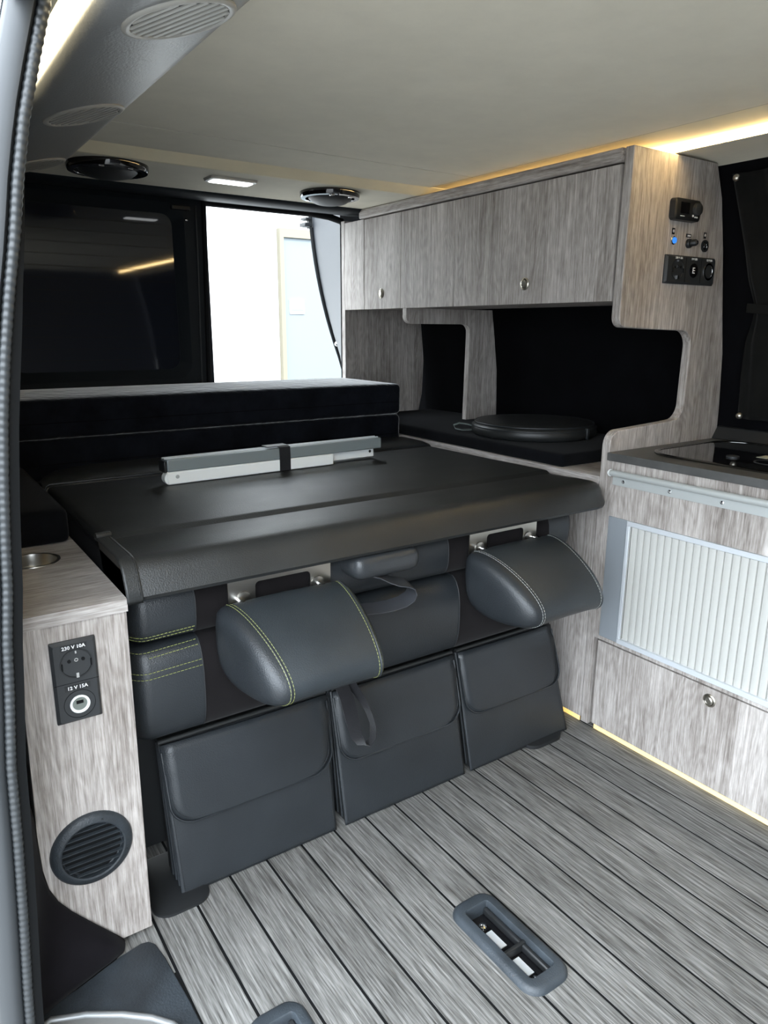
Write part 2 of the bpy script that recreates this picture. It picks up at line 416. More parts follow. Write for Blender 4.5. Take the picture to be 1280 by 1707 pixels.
# roof skin & ceiling
ce = empty('ceiling', (0.9, 0.8, 1.40), kind='structure')
MB().box(0.10, 1.80, -1.2, 2.42, 1.455, 1.48).done('roof_skin', PAINTW, ce)
MB().box(0.425, 1.398, -1.2, 1.626, 1.400, 1.412).done('ceiling_panel', HEAD, ce)
MB().box(0.425, 1.398, 1.630, 1.812, 1.400, 1.412).done('ceiling_panel.001', HEAD, ce)
MB().prism([(1.812, 1.400), (1.812, 1.412), (1.862, 1.394), (1.862, 1.382), (1.852, 1.382)], 'X', 0.30, 1.46).done('ceiling_step', HEAD2, ce)
MB().box(0.10, 1.66, 1.862, 2.19, 1.383, 1.395).done('rear_ceiling_panel', HEAD, ce, bevel=0.003)
MB().box(1.3985, 1.4018, -1.2, 1.86, 1.4008, 1.416).done('seam_shadow_strip', RUBBER, ce)
MB().box(0.42, 1.40, 1.6262, 1.6298, 1.4008, 1.416).done('seam_shadow_strip.001', RUBBER, ce)
MB().box(1.402, 1.5435, -1.2, 1.86, 1.402, 1.414).done('side_ceiling_strip', HEAD2, ce, bevel=0.002)
m_ = MB(); m_.skin([[(1.544, y, 1.3865), (1.62, y, 1.389), (1.69, y, 1.387), (1.725, y, 1.379), (1.735, y, 1.41), (1.544, y, 1.410)] for y in (-1.2, 1.86)])
m_.done('side_ceiling_strip.001', HEAD, ce, smooth=40)
# rear frame of the opening
m_ = MB(); m_.skin([[(x_, 2.165, 1.384), (x_, 2.18, 1.372), (x_, 2.25, 1.374), (x_, 2.36, 1.388), (x_, 2.40, 1.44), (x_, 2.17, 1.44)] for x_ in (0.10, 1.36, 1.42, 1.45)])
m_.done('trim_1', DOORPL, smooth=60, kind='structure')
MB().tube([(0.90, 2.365, 1.386), (1.30, 2.365, 1.386), (1.37, 2.36, 1.380), (1.41, 2.34, 1.365), (1.425, 2.33, 1.33)], 0.012).done('trim_2', RUBBER, smooth=60, kind='structure')
# left wall: felt side lining from the door pillar to the rear
PILX = [(0.192, 1.337), (0.189, 1.326), (0.172, 1.268), (0.156, 1.209), (0.144, 1.150), (0.134, 1.089), (0.122, 1.028), (0.111, 0.964), (0.102, 0.899), (0.095, 0.832),
        (0.089, 0.763), (0.085, 0.705), (0.0775, 0.64), (0.073, 0.579), (0.064, 0.480), (0.060, 0.375), (0.054, 0.260), (0.047, 0.144), (0.044, 0.081), (0.040, -0.03)]
def pilx(z):
    for (xa, za), (xb, zb) in zip(PILX, PILX[1:]):
        if zb <= z <= za: return xb+(xa-xb)*(z-zb)/(za-zb)
    return PILX[0][0]+(z-1.337)*0.2 if z > 1.337 else PILX[-1][0]
zz = [-0.02+1.32*i/34 for i in range(35)]
m_ = MB(); m_.skin([[(pilx(z)+(0.010 if y < 1.0 and z < 1.0 else -0.004), y, z) for z in zz] for y in (0.905, 0.93, 1.02, 1.075, 1.5, 2.36)], False, False, closed=False)
m_.done('wall_left', FELT_B, smooth=60, kind='structure', solid=0.006)
# door pillar: ribbed seal, painted frame, white body side
def poff(z): return 0.006+0.011*min(1, max(0, (1.18-z)/0.2))
path = []
for i in range(0, 900):
    z = 1.43-i*(1.46/899); path.append((pilx(z), 0.897, z))
MB().tube(path, lambda i: 0.0062+0.00045*math.sin(i*1.15), 8).done('trim_3', SEALM, smooth=80, kind='structure')
m_ = MB()
zs = [1.45-1.5*i/40 for i in range(41)]
m_.skin([[(pilx(z)+0.004, 0.899, z), (pilx(z)+poff(z), 0.902, z), (pilx(z)+poff(z)+0.001, 0.925, z), (pilx(z)+0.004, 0.93, z)] for z in zs]); m_.done('trim_4', RUBBER, smooth=60, kind='structure')
m_ = MB()
m_.skin([[(pilx(z)-0.003, 0.905, z), (pilx(z)-0.010, 0.893, z), (pilx(z)-0.020, 0.893, z), (pilx(z)-0.032, 0.905, z), (pilx(z)-0.036, 0.93, z), (pilx(z)-0.004, 0.93, z)] for z in zs])
m_.done('trim_5', PAINTG, smooth=60, kind='structure')
m_ = MB(); m_.skin([[(pilx(z)-0.0365, 0.925, z), (pilx(z)-0.042, 0.95, z), (pilx(z)-0.055, 2.40, z), (pilx(z)-0.030, 2.40, z), (pilx(z)-0.030, 0.935, z)] for z in zs])
m_.done('wall_outside', PAINTW, smooth=60, kind='structure')
# door header over the sliding door (black and cream trims beside the light strip)
MB().box(0.150, 0.185, -1.2, 0.90, 1.325, 1.42).done('trim_6', RUBBER, kind='structure')
MB().box(0.186, 0.208, -1.2, 1.06, 1.338, 1.42).done('trim_7', HEAD2, kind='structure')

# rear doors
d1 = empty('door_1', (0.5, 2.36, 0.3), kind='structure')
gw = rr(0.560, 1.105, 0.500, 0.475, 0.035)
ow = rr(0.495, 1.085, 0.840, 0.640, 0.02)
md_ = rr(0.560, 1.105, 0.560, 0.535, 0.05)
m_ = MB(); m_.skin([onY(ow, 2.40), onY(ow, 2.352), onY(md_, 2.345), onY(gw, 2.372), onY(gw, 2.40)], False, False); m_.done('window_frame', DOORPL, d1, smooth=40)
MB().box(0.075, 0.915, 2.352, 2.40, 0.1, 0.765).done('lower_panel', FELT, d1)
m_ = MB(); m_.skin([onY(rr(0.560, 1.105, 0.52, 0.495, 0.04), 2.374), onY(rr(0.560, 1.105, 0.52, 0.495, 0.04), 2.380)]); m_.done('glass', GLASSBLK, d1)
m_ = MB()
for i in range(13): m_.box(0.315, 0.805, 2.3735, 2.374, 0.90+i*0.034, 0.9012+i*0.034)
m_.done('heater_wire', RUBBER, d1, kind='stuff')
MB().tube([(0.892, 2.350, 0.5), (0.896, 2.350, 0.85), (0.905, 2.350, 1.2), (0.908, 2.350, 1.385)], 0.0085).done('seal', RUBBER, d1, smooth=60)
MB().tube([(0.866, 2.346, 0.5), (0.870, 2.346, 0.85), (0.878, 2.346, 1.2), (0.880, 2.346, 1.37)], 0.0025).done('piping', DKGREY, d1, smooth=60)
MB().lathe((0.846, 2.345, 1.325), (0, -1, 0), [(0.006, 0), (0.006, 0.003), (0.003, 0.006)], 12).done('screw', CHROME, d1, smooth=60)
MB().box(0.80, 0.86, 2.335, 2.35, 1.352, 1.366).done('catch', BLKPL, d1, bevel=0.003)
# open door swung out
d2 = empty('door_2', (1.45, 2.42, 0.3), kind='structure')
def dpt(t, z, off=0.0):      # t 0 at hinge .. 1 at free edge
    s_ = (z-0.84)/0.67; fx = 1.812-0.172*max(-1.2, min(1.1, s_))-0.035*(1-(2*min(max(s_, 0), 1)-1)**2); 
    return (1.452+(fx-1.452)*t+off, 2.42+0.58*t, z)
zz = [0.1+1.42*i/24 for i in range(25)]
m_ = MB(); m_.skin([[dpt(t, z, o_) for z in zz] for t, o_ in ((0, 0), (0.15, 0), (0.55, 0), (0.90, 0.0), (0.97, 0.004), (1.0, 0.03), (1.0, 0.10), (0, 0.10))], False, False, closed=False, loop_close=True)
m_.done('door_lining', plain('blue_grey_door_lining', (0.013, 0.016, 0.021), 0.55), d2, smooth=50)
MB().tube([dpt(0.90, z, -0.006) for z in zz], 0.010).done('seal', RUBBER, d2, smooth=60)
lat = MB(); p0 = Vector(dpt(0.97, 1.44)); lat.box(p0.x-0.055, p0.x+0.01, p0.y-0.05, p0.y, 1.425, 1.44); lat.box(p0.x-0.05, p0.x+0.01, p0.y-0.05, p0.y, 1.452, 1.462); lat.box(p0.x-0.02, p0.x+0.02, p0.y-0.055, p0.y, 1.42, 1.468)
lat.done('latch', BLKPL, d2, bevel=0.002)
MB().lathe((p0.x+0.012, p0.y-0.056, 1.440), (0, -1, 0), [(0.010, 0), (0.010, 0.006), (0.004, 0.010)], 14).done('knob', CHROME, d2, smooth=60)
p1 = Vector(dpt(0.80, 0.93)); MB().lathe(p1, (-0.5, -0.8, 0), [(0.011, -0.002), (0.011, 0.008), (0.004, 0.012)], 14).done('stud', CHROME, d2, smooth=60)

# ================================================================== CEILING FITTINGS
DP = [(0.438, 1.402), (0.430, 1.390), (0.416, 1.374), (0.400, 1.3645), (0.338, 1.3480), (0.275, 1.3310), (0.252, 1.330), (0.240, 1.336), (0.236, 1.350)]
du = empty('air_duct', (0.34, 0.9, 1.34), 'long grey padded air duct along the ceiling edge above the sliding door opening', 'air duct')
m_ = MB()
for y0, y1 in ((-1.2, 1.93),):
    ys_ = [y0, 0.5, 1.0, 1.5, y1, 1.95, 1.962]
    loops = []
    for y in ys_:
        k_ = 0 if y <= 1.93 else (0.006 if y < 1.96 else 0.03)
        loops.append([(px, y, pz+k_*(1.40-pz)*8) for px, pz in DP]+[(0.236, y, 1.43), (0.438, y, 1.43)])
    m_.skin(loops)
m_.done('casing', DUCT, du, smooth=50)
def duct_vent(i, yc, label):
    n_ = Vector((0.265, 0, -1.0)).normalized()
    c = Vector((0.340, yc, 1.3485)); u = Vector((0, 1, 0)); t = Vector((1.0, 0, 0.265)).normalized()
    v = empty('air_vent' if not i else 'air_vent.%03d' % i, c, label, 'air vent', 'round air vents along the ceiling duct')
    def ring(r, h, n=36): return [c+(t*math.cos(2*PI*j/n)+u*math.sin(2*PI*j/n))*r+n_*h for j in range(n)]
    m_ = MB(); m_.skin([ring(0.068, -0.003), ring(0.068, 0.002), ring(0.066, 0.0036), ring(0.062, 0.0040), ring(0.059, 0.003), ring(0.058, -0.001)], False, False)
    m_.done('ring', VENTW, v, smooth=50)
    m_ = MB(); m_.skin([ring(0.0585, -0.0005), ring(0.0585, 0.0012)]); m_.done('backing', BLKPL, v)
    a = math.radians(-56)
    for k in range(8):
        d = -0.049+k*0.014; L = math.sqrt(0.0585**2-d*d)
        e1 = t*math.cos(a)+u*math.sin(a); e2 = -t*math.sin(a)+u*math.cos(a)
        q = []
        for s1, s2, hh in ((-1, -0.0030, 0.0022), (1, -0.0030, 0.0022), (1, 0.0030, 0.0026), (-1, 0.0030, 0.0026)):
            q.append(c+e1*(L*s1)+e2*(d+s2)+n_*hh)
        m_ = MB(); m_.hexa([p-n_*0.0008 for p in q]+[p+n_*0.0008 for p in q])
        m_.done('slat', VENTW, v)
    return v
duct_vent(0, 0.925, 'round ceiling air vent nearest the camera, cut by the top edge')
duct_vent(1, 1.405, 'round ceiling air vent in the middle of the grey duct')
duct_vent(2, 1.885, 'farthest round air vent at the rear end of the duct')
# LED strips
MB().box(0.209, 0.235, -1.0, 1.30, 1.338, 1.350).done('light_strip', LEDL, label='bright warm light strip along the ceiling duct at top left', cat='light strip')
MB().box(1.5405, 1.5435, -1.0, 1.86, 1.3880, 1.3985).done('light_strip.001', LEDW, label='thin glowing light strip in the ceiling over the kitchen worktop', cat='light strip')
# rear lamp
rl = empty('ceiling_lamp', (0.838, 1.962, 1.37), 'small rectangular lit lamp in the rear ceiling between the two speakers', 'lamp')
m_ = MB(); m_.skin([onZ(rr(0.838, 1.962, 0.136, 0.070, 0.014), 1.383), onZ(rr(0.838, 1.962, 0.130, 0.064, 0.012), 1.377), onZ(rr(0.838, 1.962, 0.114, 0.050, 0.010), 1.376), onZ(rr(0.838, 1.962, 0.114, 0.050, 0.010), 1.379)], False, False)
m_.done('bezel', VENTW, rl, smooth=50)
m_ = MB(); m_.skin([onZ(rr(0.838, 1.962, 0.116, 0.052, 0.010), 1.3815), onZ(rr(0.838, 1.962, 0.112, 0.048, 0.009), 1.3745)]); m_.done('lens', LAMPE, rl)
def speaker(i, cx, cy, R_, tilt, label):
    v = empty('ceiling_speaker' if not i else 'ceiling_speaker.001', (cx, cy, 1.38), label, 'speaker', 'round black ceiling speakers at the rear')
    MB().lathe((cx, cy, 1.383), (0, 0, -1), [(R_, 0), (R_, 0.010), (R_*0.97, 0.016), (R_*0.82, 0.017), (R_*0.80, 0.010), (R_*0.80, 0.0)], 40, False, False).done('ring', BLKGLOSS, v, smooth=40)
    MB().lathe((cx, cy, 1.382), (0, 0, -1), [(R_*0.80, 0.0), (R_*0.80, 0.006)], 40).done('recess', BLKPL, v)
    ax = Vector((math.sin(tilt)*-0.6, -math.sin(tilt), -math.cos(tilt)))
    MB().lathe((cx, cy, 1.378), ax, [(R_*0.70, 0.0), (R_*0.72, 0.010), (R_*0.60, 0.019), (R_*0.35, 0.025), (R_*0.1, 0.027)], 40).done('dome', DKGREY, v, smooth=60)
    for s_ in (-1, 1): MB().box(cx+s_*R_*0.35-0.006, cx+s_*R_*0.35+0.006, cy-R_*0.80, cy-R_*0.66, 1.364, 1.3685).done('clip', CHROME, v, bevel=0.001)
speaker(0, 0.520, 1.965, 0.096, 0.0, 'round black speaker in the rear ceiling beside the duct end, left of the lamp')
speaker(1, 1.150, 1.972, 0.088, 0.10, 'round black speaker in the rear ceiling above the open rear door')

# ================================================================== KITCHEN SIDE FURNITURE
# tall divider panel between worktop and bed area
poly = [(K, 0.003), (K, 0.725)]+arc(K+0.035, 0.733, 0.035, 180, 97)+[(1.60, 0.776)]+arc(1.628, 0.818, 0.040, 275, 360)+[(1.669, 0.90)]+arc(1.630, 0.958, 0.040, 0, 90)+[(1.50, 1.001)]+arc(1.412, 1.028, 0.024, 270, 180, 6)+[(1.390, 1.20), (K, 1.383), (1.702, 1.383), (1.735, 1.31), (1.765, 1.19), (1.792, 1.05), (1.815, 0.94), (1.828, 0.80), (1.832, 0.70), (1.832, 0.003)]
# note the order goes bottom-left, up, round the notch, up the front edge, over the top and down the wall side
dp_ = MB(); dp_.prism(poly, 'Y', 1.095, 1.1175)
dp_.done('divider_panel', WOOD, bevel=0.0018, label='tall grey oak panel with a rounded cut-out between the worktop and the bed area', cat='panel')
# upper cabinet
uc = empty('upper_cabinet', (1.55, 1.7, 1.062), 'long grey oak overhead cabinet with three fronts above the bed', 'cabinet')
MB().box(1.409, 1.70, 1.1185, 2.288, 1.064, 1.350).done('body', WOOD, uc)
MB().box(K, 1.408, 2.165, 2.289, 1.062, 1.352).done('filler_panel', WOOD, uc, bevel=0.001)
dA = MB().box(K, 1.408, 1.9525, 2.1625, 1.062, 1.350).done('door', WOOD, uc, bevel=0.001)
MB().box(K, 1.408, 1.6885, 1.9505, 1.062, 1.350).done('door.001', WOOD, uc, bevel=0.001)
dC = MB().box(K, 1.408, 1.1245, 1.6865, 1.062, 1.350).done('door.002', WOOD, uc, bevel=0.001)
MB().box(1.384, 1.70, 1.1185, 2.185, 1.3535, 1.382).done('cornice', WOODY, uc, bevel=0.004)
def lock(yc, zc, door, par, r=0.0105):
    o = MB().lathe((K+0.001, yc, zc), (-1, 0, 0), [(r*1.5, 0), (r*1.5, 0.003), (r*1.25, 0.005), (r*1.15, 0.004), (r*1.0, 0.0015), (r*1.0, 0.006), (r*0.7, 0.0075), (r*0.6, 0.0065)], 24).done('push_lock', BRASSY, par, smooth=40)
    return sub_parent(o, door)
lock(2.060, 1.111, dA, uc); lock(1.402, 1.112, dC, uc)
# support bracket panel and rear end panel
poly = [(K+0.001, 1.0615), (K+0.001, 1.040)]+arc(1.418, 1.040, 0.026, 180, 270, 6)+[(1.634, 1.014)]+arc(1.634, 0.988, 0.026, 90, 0, 6)+[(1.655, 0.6925), (1.805, 0.6925), (1.803, 0.78), (1.790, 0.90), (1.762, 1.0615)]
MB().prism(poly, 'Y', 1.920, 1.940).done('support_panel', WOOD, bevel=0.0015, label='grey oak bracket panel with rounded corner holding up the overhead cabinet', cat='panel')

# low side cabinet along the bed
sc_ = empty('side_cabinet', (1.6, 1.7, 0), 'low grey oak cabinet running along the bed behind the divider panel', 'cabinet')
MB().box(K, 1.408, 1.1185, 2.312, 0.014, 0.6375).done('front', WOOD, sc_)
MB().box(K, 1.74, 1.1185, 2.312, 0.638, 0.656).done('top', WOODY, sc_, bevel=0.0012)
MB().box(1.408, 1.74, 1.122, 2.288, 0.012, 0.6375).done('carcass', WOOD, sc_)
MB().prism([(K, 0.658), (K, 1.36), (1.66, 1.36), (1.70, 1.20), (1.732, 1.02), (1.748, 0.88), (1.742, 0.75), (1.720, 0.658)], 'Y', 2.290, 2.312).done('end_panel', WOOD, sc_, bevel=0.001)
c_ = MB(); soft_box(c_, 1.402, 1.800, 1.245, 2.283, 0.6565, 0.690, 0.008, 0.002)
c_.done('seat_cushion', MICRO, smooth=60, label='long flat black suede cushion on the low side cabinet', cat='cushion')
# round bag
rb = empty('round_bag', (1.622, 1.56, 0.692), 'round flat black leather bag lying on the long side cushion', 'bag')
c = (1.600, 1.545, 0.6915)
MB().lathe(c, (0, 0, 1), [(0.168, 0.0), (0.181, 0.004), (0.186, 0.016), (0.183, 0.030), (0.176, 0.037)], 48).done('side', PADL, rb, smooth=60)
MB().lathe(c, (0, 0, 1), [(0.176, 0.037), (0.171, 0.041), (0.14, 0.045), (0.08, 0.046), (0.01, 0.044)], 48, False).done('top', PADL, rb, smooth=60)
def circ(r, z, n=60, a0=0, a1=360): return [(c[0]+r*math.cos(math.radians(a0+(a1-a0)*i/n)), c[1]+r*math.sin(math.radians(a0+(a1-a0)*i/n)), c[2]+z) for i in range(n+1)]
m_ = MB(); m_.tube(circ(0.1838, 0.029), 0.0018, 6); m_.tube(circ(0.1755, 0.039), 0.0020, 6); m_.done('piping', LEATHER, rb, smooth=60)
MB().box(c[0]+0.022, c[0]+0.032, c[1]-0.188, c[1]-0.178, c[2]+0.004, c[2]+0.036).done('seam_tab', LEATHER, rb, bevel=0.002)
tp = [(1.50, 1.70), (1.475, 1.712), (1.455, 1.735)]
m_ = MB(); m_.band([(1.500, 1.690, 0.706), (1.475, 1.708, 0.714), (1.450, 1.722, 0.714), (1.437, 1.728, 0.705), (1.445, 1.722, 0.696), (1.470, 1.708, 0.694), (1.500, 1.688, 0.698)], 0.020, 0.002, (0.2, 0.2, 1))
m_ = MB(); m_.band([(1.497, 1.692, 0.707), (1.478, 1.708, 0.713), (1.458, 1.722, 0.716), (1.442, 1.730, 0.710), (1.444, 1.724, 0.700), (1.462, 1.712, 0.6955), (1.500, 1.686, 0.697)], 0.022, 0.0022, (0.6, 0.75, 0.0))
m_.done('loop', plain('grey_green_loop', (0.10, 0.13, 0.12), 0.5), rb, smooth=60)

# kitchen unit
ku = empty('kitchen_unit', (1.6, 0.6, 0), 'grey oak kitchen unit with a pale roller shutter and a drawer front', 'cabinet')
MB().box(K+0.017, 1.825, -0.3, 1.093, 0.016, 0.690).done('carcass', WOOD, ku)
m_ = MB()      # upper front around the shutter opening
m_.box(K, K+0.016, -0.3, 1.0935, 0.567, 0.7000); m_.box(K, K+0.016, -0.3, 1.0935, 0.2485, 0.2575); m_.box(K, K+0.016, -0.3, 0.30, 0.2575, 0.567); m_.box(K, K+0.016, 1.081, 1.0935, 0.2575, 0.567)
m_.done('front_frame', WOOD, ku)
dr = MB().box(K, K+0.016, 0.24, 1.0825, 0.013, 0.2445).done('drawer_front', WOOD, ku, bevel=0.001)
MB().box(K, K+0.016, -0.3, 0.237, 0.013, 0.2445).done('drawer_front.001', WOOD, ku, bevel=0.001)
lock(0.776, 0.2165, dr, ku, 0.0100)
MB().box(K-0.001, K+0.014, 1.0265, 1.0805, 0.2580, 0.5665).done('shutter_end_plate', ALUB, ku, bevel=0.0006)
m_ = MB()
m_.box(K-0.004, K+0.012, 0.30, 1.026, 0.2580, 0.2700); m_.box(K-0.004, K+0.012, 0.30, 1.026, 0.5545, 0.5665)
m_.box(K-0.004, K+0.012, 1.018, 1.026, 0.2700, 0.5545); m_.box(K-0.004, K+0.012, 0.30, 0.312, 0.27, 0.5545)
m_.done('shutter_frame', ALUF, ku, bevel=0.001)
y = 1.0165; k = 0
first = None
while y > 0.32:
    if first is None:
        y0, y1 = y-0.0172, y
        m_ = MB(); n_ = 5
        prof = [(K+0.010, y1), (K+0.0050, y1-0.0004)]+[(K+0.0030-0.0009*math.sin(PI*i/n_), y1-0.0012-(0.0148)*i/n_) for i in range(n_+1)]+[(K+0.0045, y0+0.0006), (K+0.010, y0)]
        m_.prism(prof, 'Z', 0.2702, 0.5543)
        first = m_.done('slat', SLATM, ku, smooth=50); yy0 = y
    else:
        o = first.copy(); o.name = 'slat.%03d' % k; col.objects.link(o); o.location = first.location+Vector((0, y-yy0, 0))
    y -= 0.0178; k += 1
MB().box(K+0.011, K+0.0165, 0.31, 1.02, 0.268, 0.556).done('shutter_back', DKGREY, ku)
MB().box(K-0.002, K+0.0105, 1.0168, 1.0178, 0.2702, 0.5543).done('shutter_guide', CHROME, ku)
# awning-style rail with screws
ra = MB(); prof = [(K-0.0002, 0.6445), (K-0.0030, 0.6445), (K-0.0030, 0.6640), (K-0.008, 0.6655)]+arc(K-0.0110, 0.6735, 0.0075, 240, 10, 12)+[(K-0.001, 0.671), (K-0.0002, 0.669)]
ra.prism(prof, 'Y', -0.25, 1.0765)
rl_ = ra.done('rail', ALU, ku, smooth=50)
for i in range(8):
    yc = 1.046-i*0.1225
    o = MB().lathe((K-0.003, yc, 0.6555), (-1, 0, 0), [(0.0042, 0), (0.0040, 0.0012), (0.0022, 0.0018), (0.0018, 0.0008)], 12).done('screw', CHROME, ku, smooth=40); sub_parent(o, rl_)
MB().lathe((K-0.0110, 1.0770, 0.6735), (0, 1, 0), [(0.0085, 0), (0.0085, 0.003), (0.006, 0.006)], 14).done('rail_end', WHITEPL, ku, smooth=50)
MB().box(1.3935, 1.3955, -0.28, 1.075, 0.0005, 0.0120).done('light_strip.002', LEDY, label='yellow light strip glowing under the kitchen unit along the floor', cat='light strip')
MB().box(1.3935, 1.3955, 1.122, 2.0, 0.0005, 0.0130).done('light_strip.003', LEDY, label='short yellow light strip under the side cabinet beside the rightmost storage bag', cat='light strip')
MB().box(1.4046, 1.80, -0.28, 1.09, 0.0003, 0.0125).done('plinth', BLKPL, ku)
# worktop
wt = MB(); wt.box(1.384, 1.838, -0.3, 1.0945, 0.7005, 0.719)
wt.done('worktop', WTOP, bevel=0.0012, label='dark slate grey kitchen worktop on the oak unit', cat='worktop')
# hob with black glass lid
hb = empty('hob', (1.62, 0.7, 0.7195), 'black glass topped hob set into the dark worktop', 'hob')
out = rr(1.618, 0.62, 0.352, 0.86, 0.085, 8); inn = rr(1.618, 0.62, 0.334, 0.842, 0.078, 8)
m_ = MB(); m_.skin([onZ(out, 0.7192), onZ(out, 0.7225), onZ(rr(1.618, 0.62, 0.342, 0.85, 0.08, 8), 0.7245), onZ(inn, 0.7225), onZ(inn, 0.7192)], False, False); m_.done('rim', plain('dark_chrome_rim', (0.22, 0.22, 0.21), 0.2, 1.0), hb, smooth=60)
m_ = MB(); m_.skin([onZ(inn, 0.7193), onZ(inn, 0.7220)]); m_.done('glass_lid', BLKGLOSS, hb)
for j, (a, b_) in enumerate(((1.56, 0.80), (1.67, 0.70))):
    MB().lathe((a, b_, 0.7221), (0, 0, 1), [(0.035, 0), (0.035, 0.0006), (0.031, 0.0006), (0.031, 0.0)], 30, False, False).done('burner_mark' if not j else 'burner_mark.001', DKGREY, hb)
MB().box(1.600, 1.640, 0.832, 0.856, 0.7221, 0.7226).done('label_plate', plain('cream_sticker', (0.5, 0.48, 0.36), 0.5), hb)
MB().lathe((1.555, 0.885, 0.7221), (0, 0, 1), [(0.014, 0), (0.014, 0.003), (0.009, 0.004)], 20).done('hinge_cap', DKGREY, hb, smooth=50)
sp_ = MB(); sp_.prism([(1.805, 0.7195), (1.836, 0.7195), (1.836, 0.752), (1.826, 0.750)], 'Y', -0.3, 1.0935); sp_.done('wall_trim_strip', BLKPL, bevel=0.002, label='low black plastic strip between the worktop and the felt wall', cat='trim')

# curtain
cu = empty('curtain', (1.73, 0.9, 0.78), 'black curtain gathered with a tie on the felt wall right of the control panel', 'curtain')
def wallx(z):
    for (xa, za), (xb, zb) in zip(WP, WP[1:]):
        if za <= z <= zb: return xa+(xb-xa)*(z-za)/(zb-za)
    return 1.7
def ledge(z):     # left edge (y) of the curtain at height z
    P = [(1.354, 1.058), (1.29, 1.050), (1.21, 1.040), (1.12, 1.028), (1.06, 1.012), (1.03, 1.012), (0.97, 1.028), (0.88, 1.035), (0.777, 1.034)]
    for (za, ya), (zb, yb) in zip(P, P[1:]):
        if zb <= z <= za: return yb+(ya-yb)*(z-zb)/(za-zb)
    return P[-1][1]
rows = []
for i in range(41):
    z = 1.354-0.576*i/40; row = []
    pinch = math.exp(-((z-1.045)/0.09)**2)
    y1 = 0.62-0.0*pinch; y0 = ledge(z)
    for j in range(61):
        f = j/60; y = y0+(y1+0.10*pinch-y0)*f
        amp = 0.0045+0.005*pinch
        xx = wallx(z)-0.026-0.006*pinch*0-amp*math.sin(f*34+2.0*math.sin(z*5))-0.003*math.sin(f*71+z*9)
        row.append((xx, y, z))
    rows.append(row)
m_ = MB(); m_.skin(rows, False, False, closed=False); m_.done('cloth', CURT, cu, smooth=80, solid=0.0012)
m_ = MB(); m_.band([(wallx(1.045)-0.043, 1.016, 1.052), (wallx(1.045)-0.046, 0.93, 1.044), (wallx(1.045)-0.046, 0.80, 1.030), (wallx(1.04)-0.04, 0.70, 1.025)], 0.022, 0.0015, (0, 0, 1)); m_.done('tie', CURT, cu, smooth=60)
for j, (yy, zc) in enumerate(((1.046, 1.344), (1.024, 0.786))):
    MB().lathe((wallx(zc)-0.034, yy, zc), (-0.9, -0.3, 0), [(0.006, -0.006), (0.0085, 0), (0.0075, 0.004), (0.004, 0.0065), (0.001, 0.007)], 18).done('stud' if not j else 'stud.001', BRASSY, cu, smooth=70)

# control devices on the divider panel (front face y = 1.095)
Y0 = 1.0948
t = empty('heater_controller', (1.582, Y0, 1.247), 'black heater control with small screen and round dial on the oak panel', 'controller')
m_ = MB(); m_.skin([onY(rr(1.582, 1.2675, 0.100, 0.048, 0.010), Y0), onY(rr(1.582, 1.2675, 0.098, 0.046, 0.009), Y0-0.014), onY(rr(1.582, 1.2675, 0.090, 0.038, 0.007), Y0-0.017)]); m_.done('case', BLKPL, t, smooth=40)
MB().box(1.550, 1.583, Y0-0.0178, Y0-0.0168, 1.258, 1.282).done('screen', BLKGLOSS, t)
MB().lathe((1.610, Y0-0.016, 1.270), (0, -1, 0), [(0.014, 0), (0.0135, 0.009), (0.012, 0.010)], 24).done('dial', DKGREY, t, smooth=40)
m_ = MB(); m_.box(1.5505, 1.566, Y0-0.0180, Y0-0.0172, 1.2515, 1.2530); m_.box(1.596, 1.601, Y0-0.018, Y0-0.0172, 1.253, 1.2575); m_.box(1.605, 1.609, Y0-0.018, Y0-0.0172, 1.2515, 1.2545); m_.box(1.612, 1.616, Y0-0.018, Y0-0.0172, 1.2515, 1.2545); m_.done('marking', WHITETX, t)
def sticker(nm, cx, cz, w_, h, label, glyph):
    t = empty(nm, (cx, Y0, cz), label, 'label')
    MB().box(cx-w_/2, cx+w_/2, Y0-0.0008, Y0, cz-h/2, cz+h/2).done('plate', BLKPL, t)
    m_ = MB()
    if glyph == 'ring': m_.lathe((cx, Y0-0.0009, cz), (0, -1, 0), [(w_*0.28, 0), (w_*0.28, 0.0003), (w_*0.17, 0.0003), (w_*0.17, 0)], 14, False, False); m_.box(cx-0.0006, cx+0.0006, Y0-0.0012, Y0-0.0008, cz, cz+h*0.3)
    else: m_.box(cx-w_*0.25, cx+w_*0.35, Y0-0.0012, Y0-0.0008, cz-h*0.22, cz+h*0.18)
    m_.done('icon', WHITETX, t)
sticker('icon_label', 1.555, 1.221, 0.010, 0.014, 'tiny black symbol label above the blue button', 'ring')
sticker('icon_label.001', 1.615, 1.215, 0.020, 0.008, 'tiny black symbol label above the toggle switch', 'bar')
sticker('icon_label.002', 1.680, 1.220, 0.010, 0.014, 'tiny black symbol label above the round rocker switch', 'ring')
t = empty('light_button', (1.555, Y0, 1.200), 'small round blue lit push button on the oak panel', 'button')
MB().lathe((1.555, Y0, 1.2005), (0, -1, 0), [(0.0095, 0), (0.0095, 0.003), (0.0075, 0.0045)], 20).done('bezel', CHROME, t, smooth=40)
MB().lathe((1.555, Y0-0.0035, 1.2005), (0, -1, 0), [(0.0072, 0), (0.0065, 0.004), (0.003, 0.005)], 20).done('cap', BLUE, t, smooth=60)
t = empty('toggle_switch', (1.618, Y0, 1.195), 'small black barrel switch between the blue button and the rocker switch', 'switch')
MB().lathe((1.616, Y0, 1.1975), (0, -1, 0), [(0.0105, 0), (0.0105, 0.006), (0.009, 0.008)], 20).done('base', BLKPL, t, smooth=40)
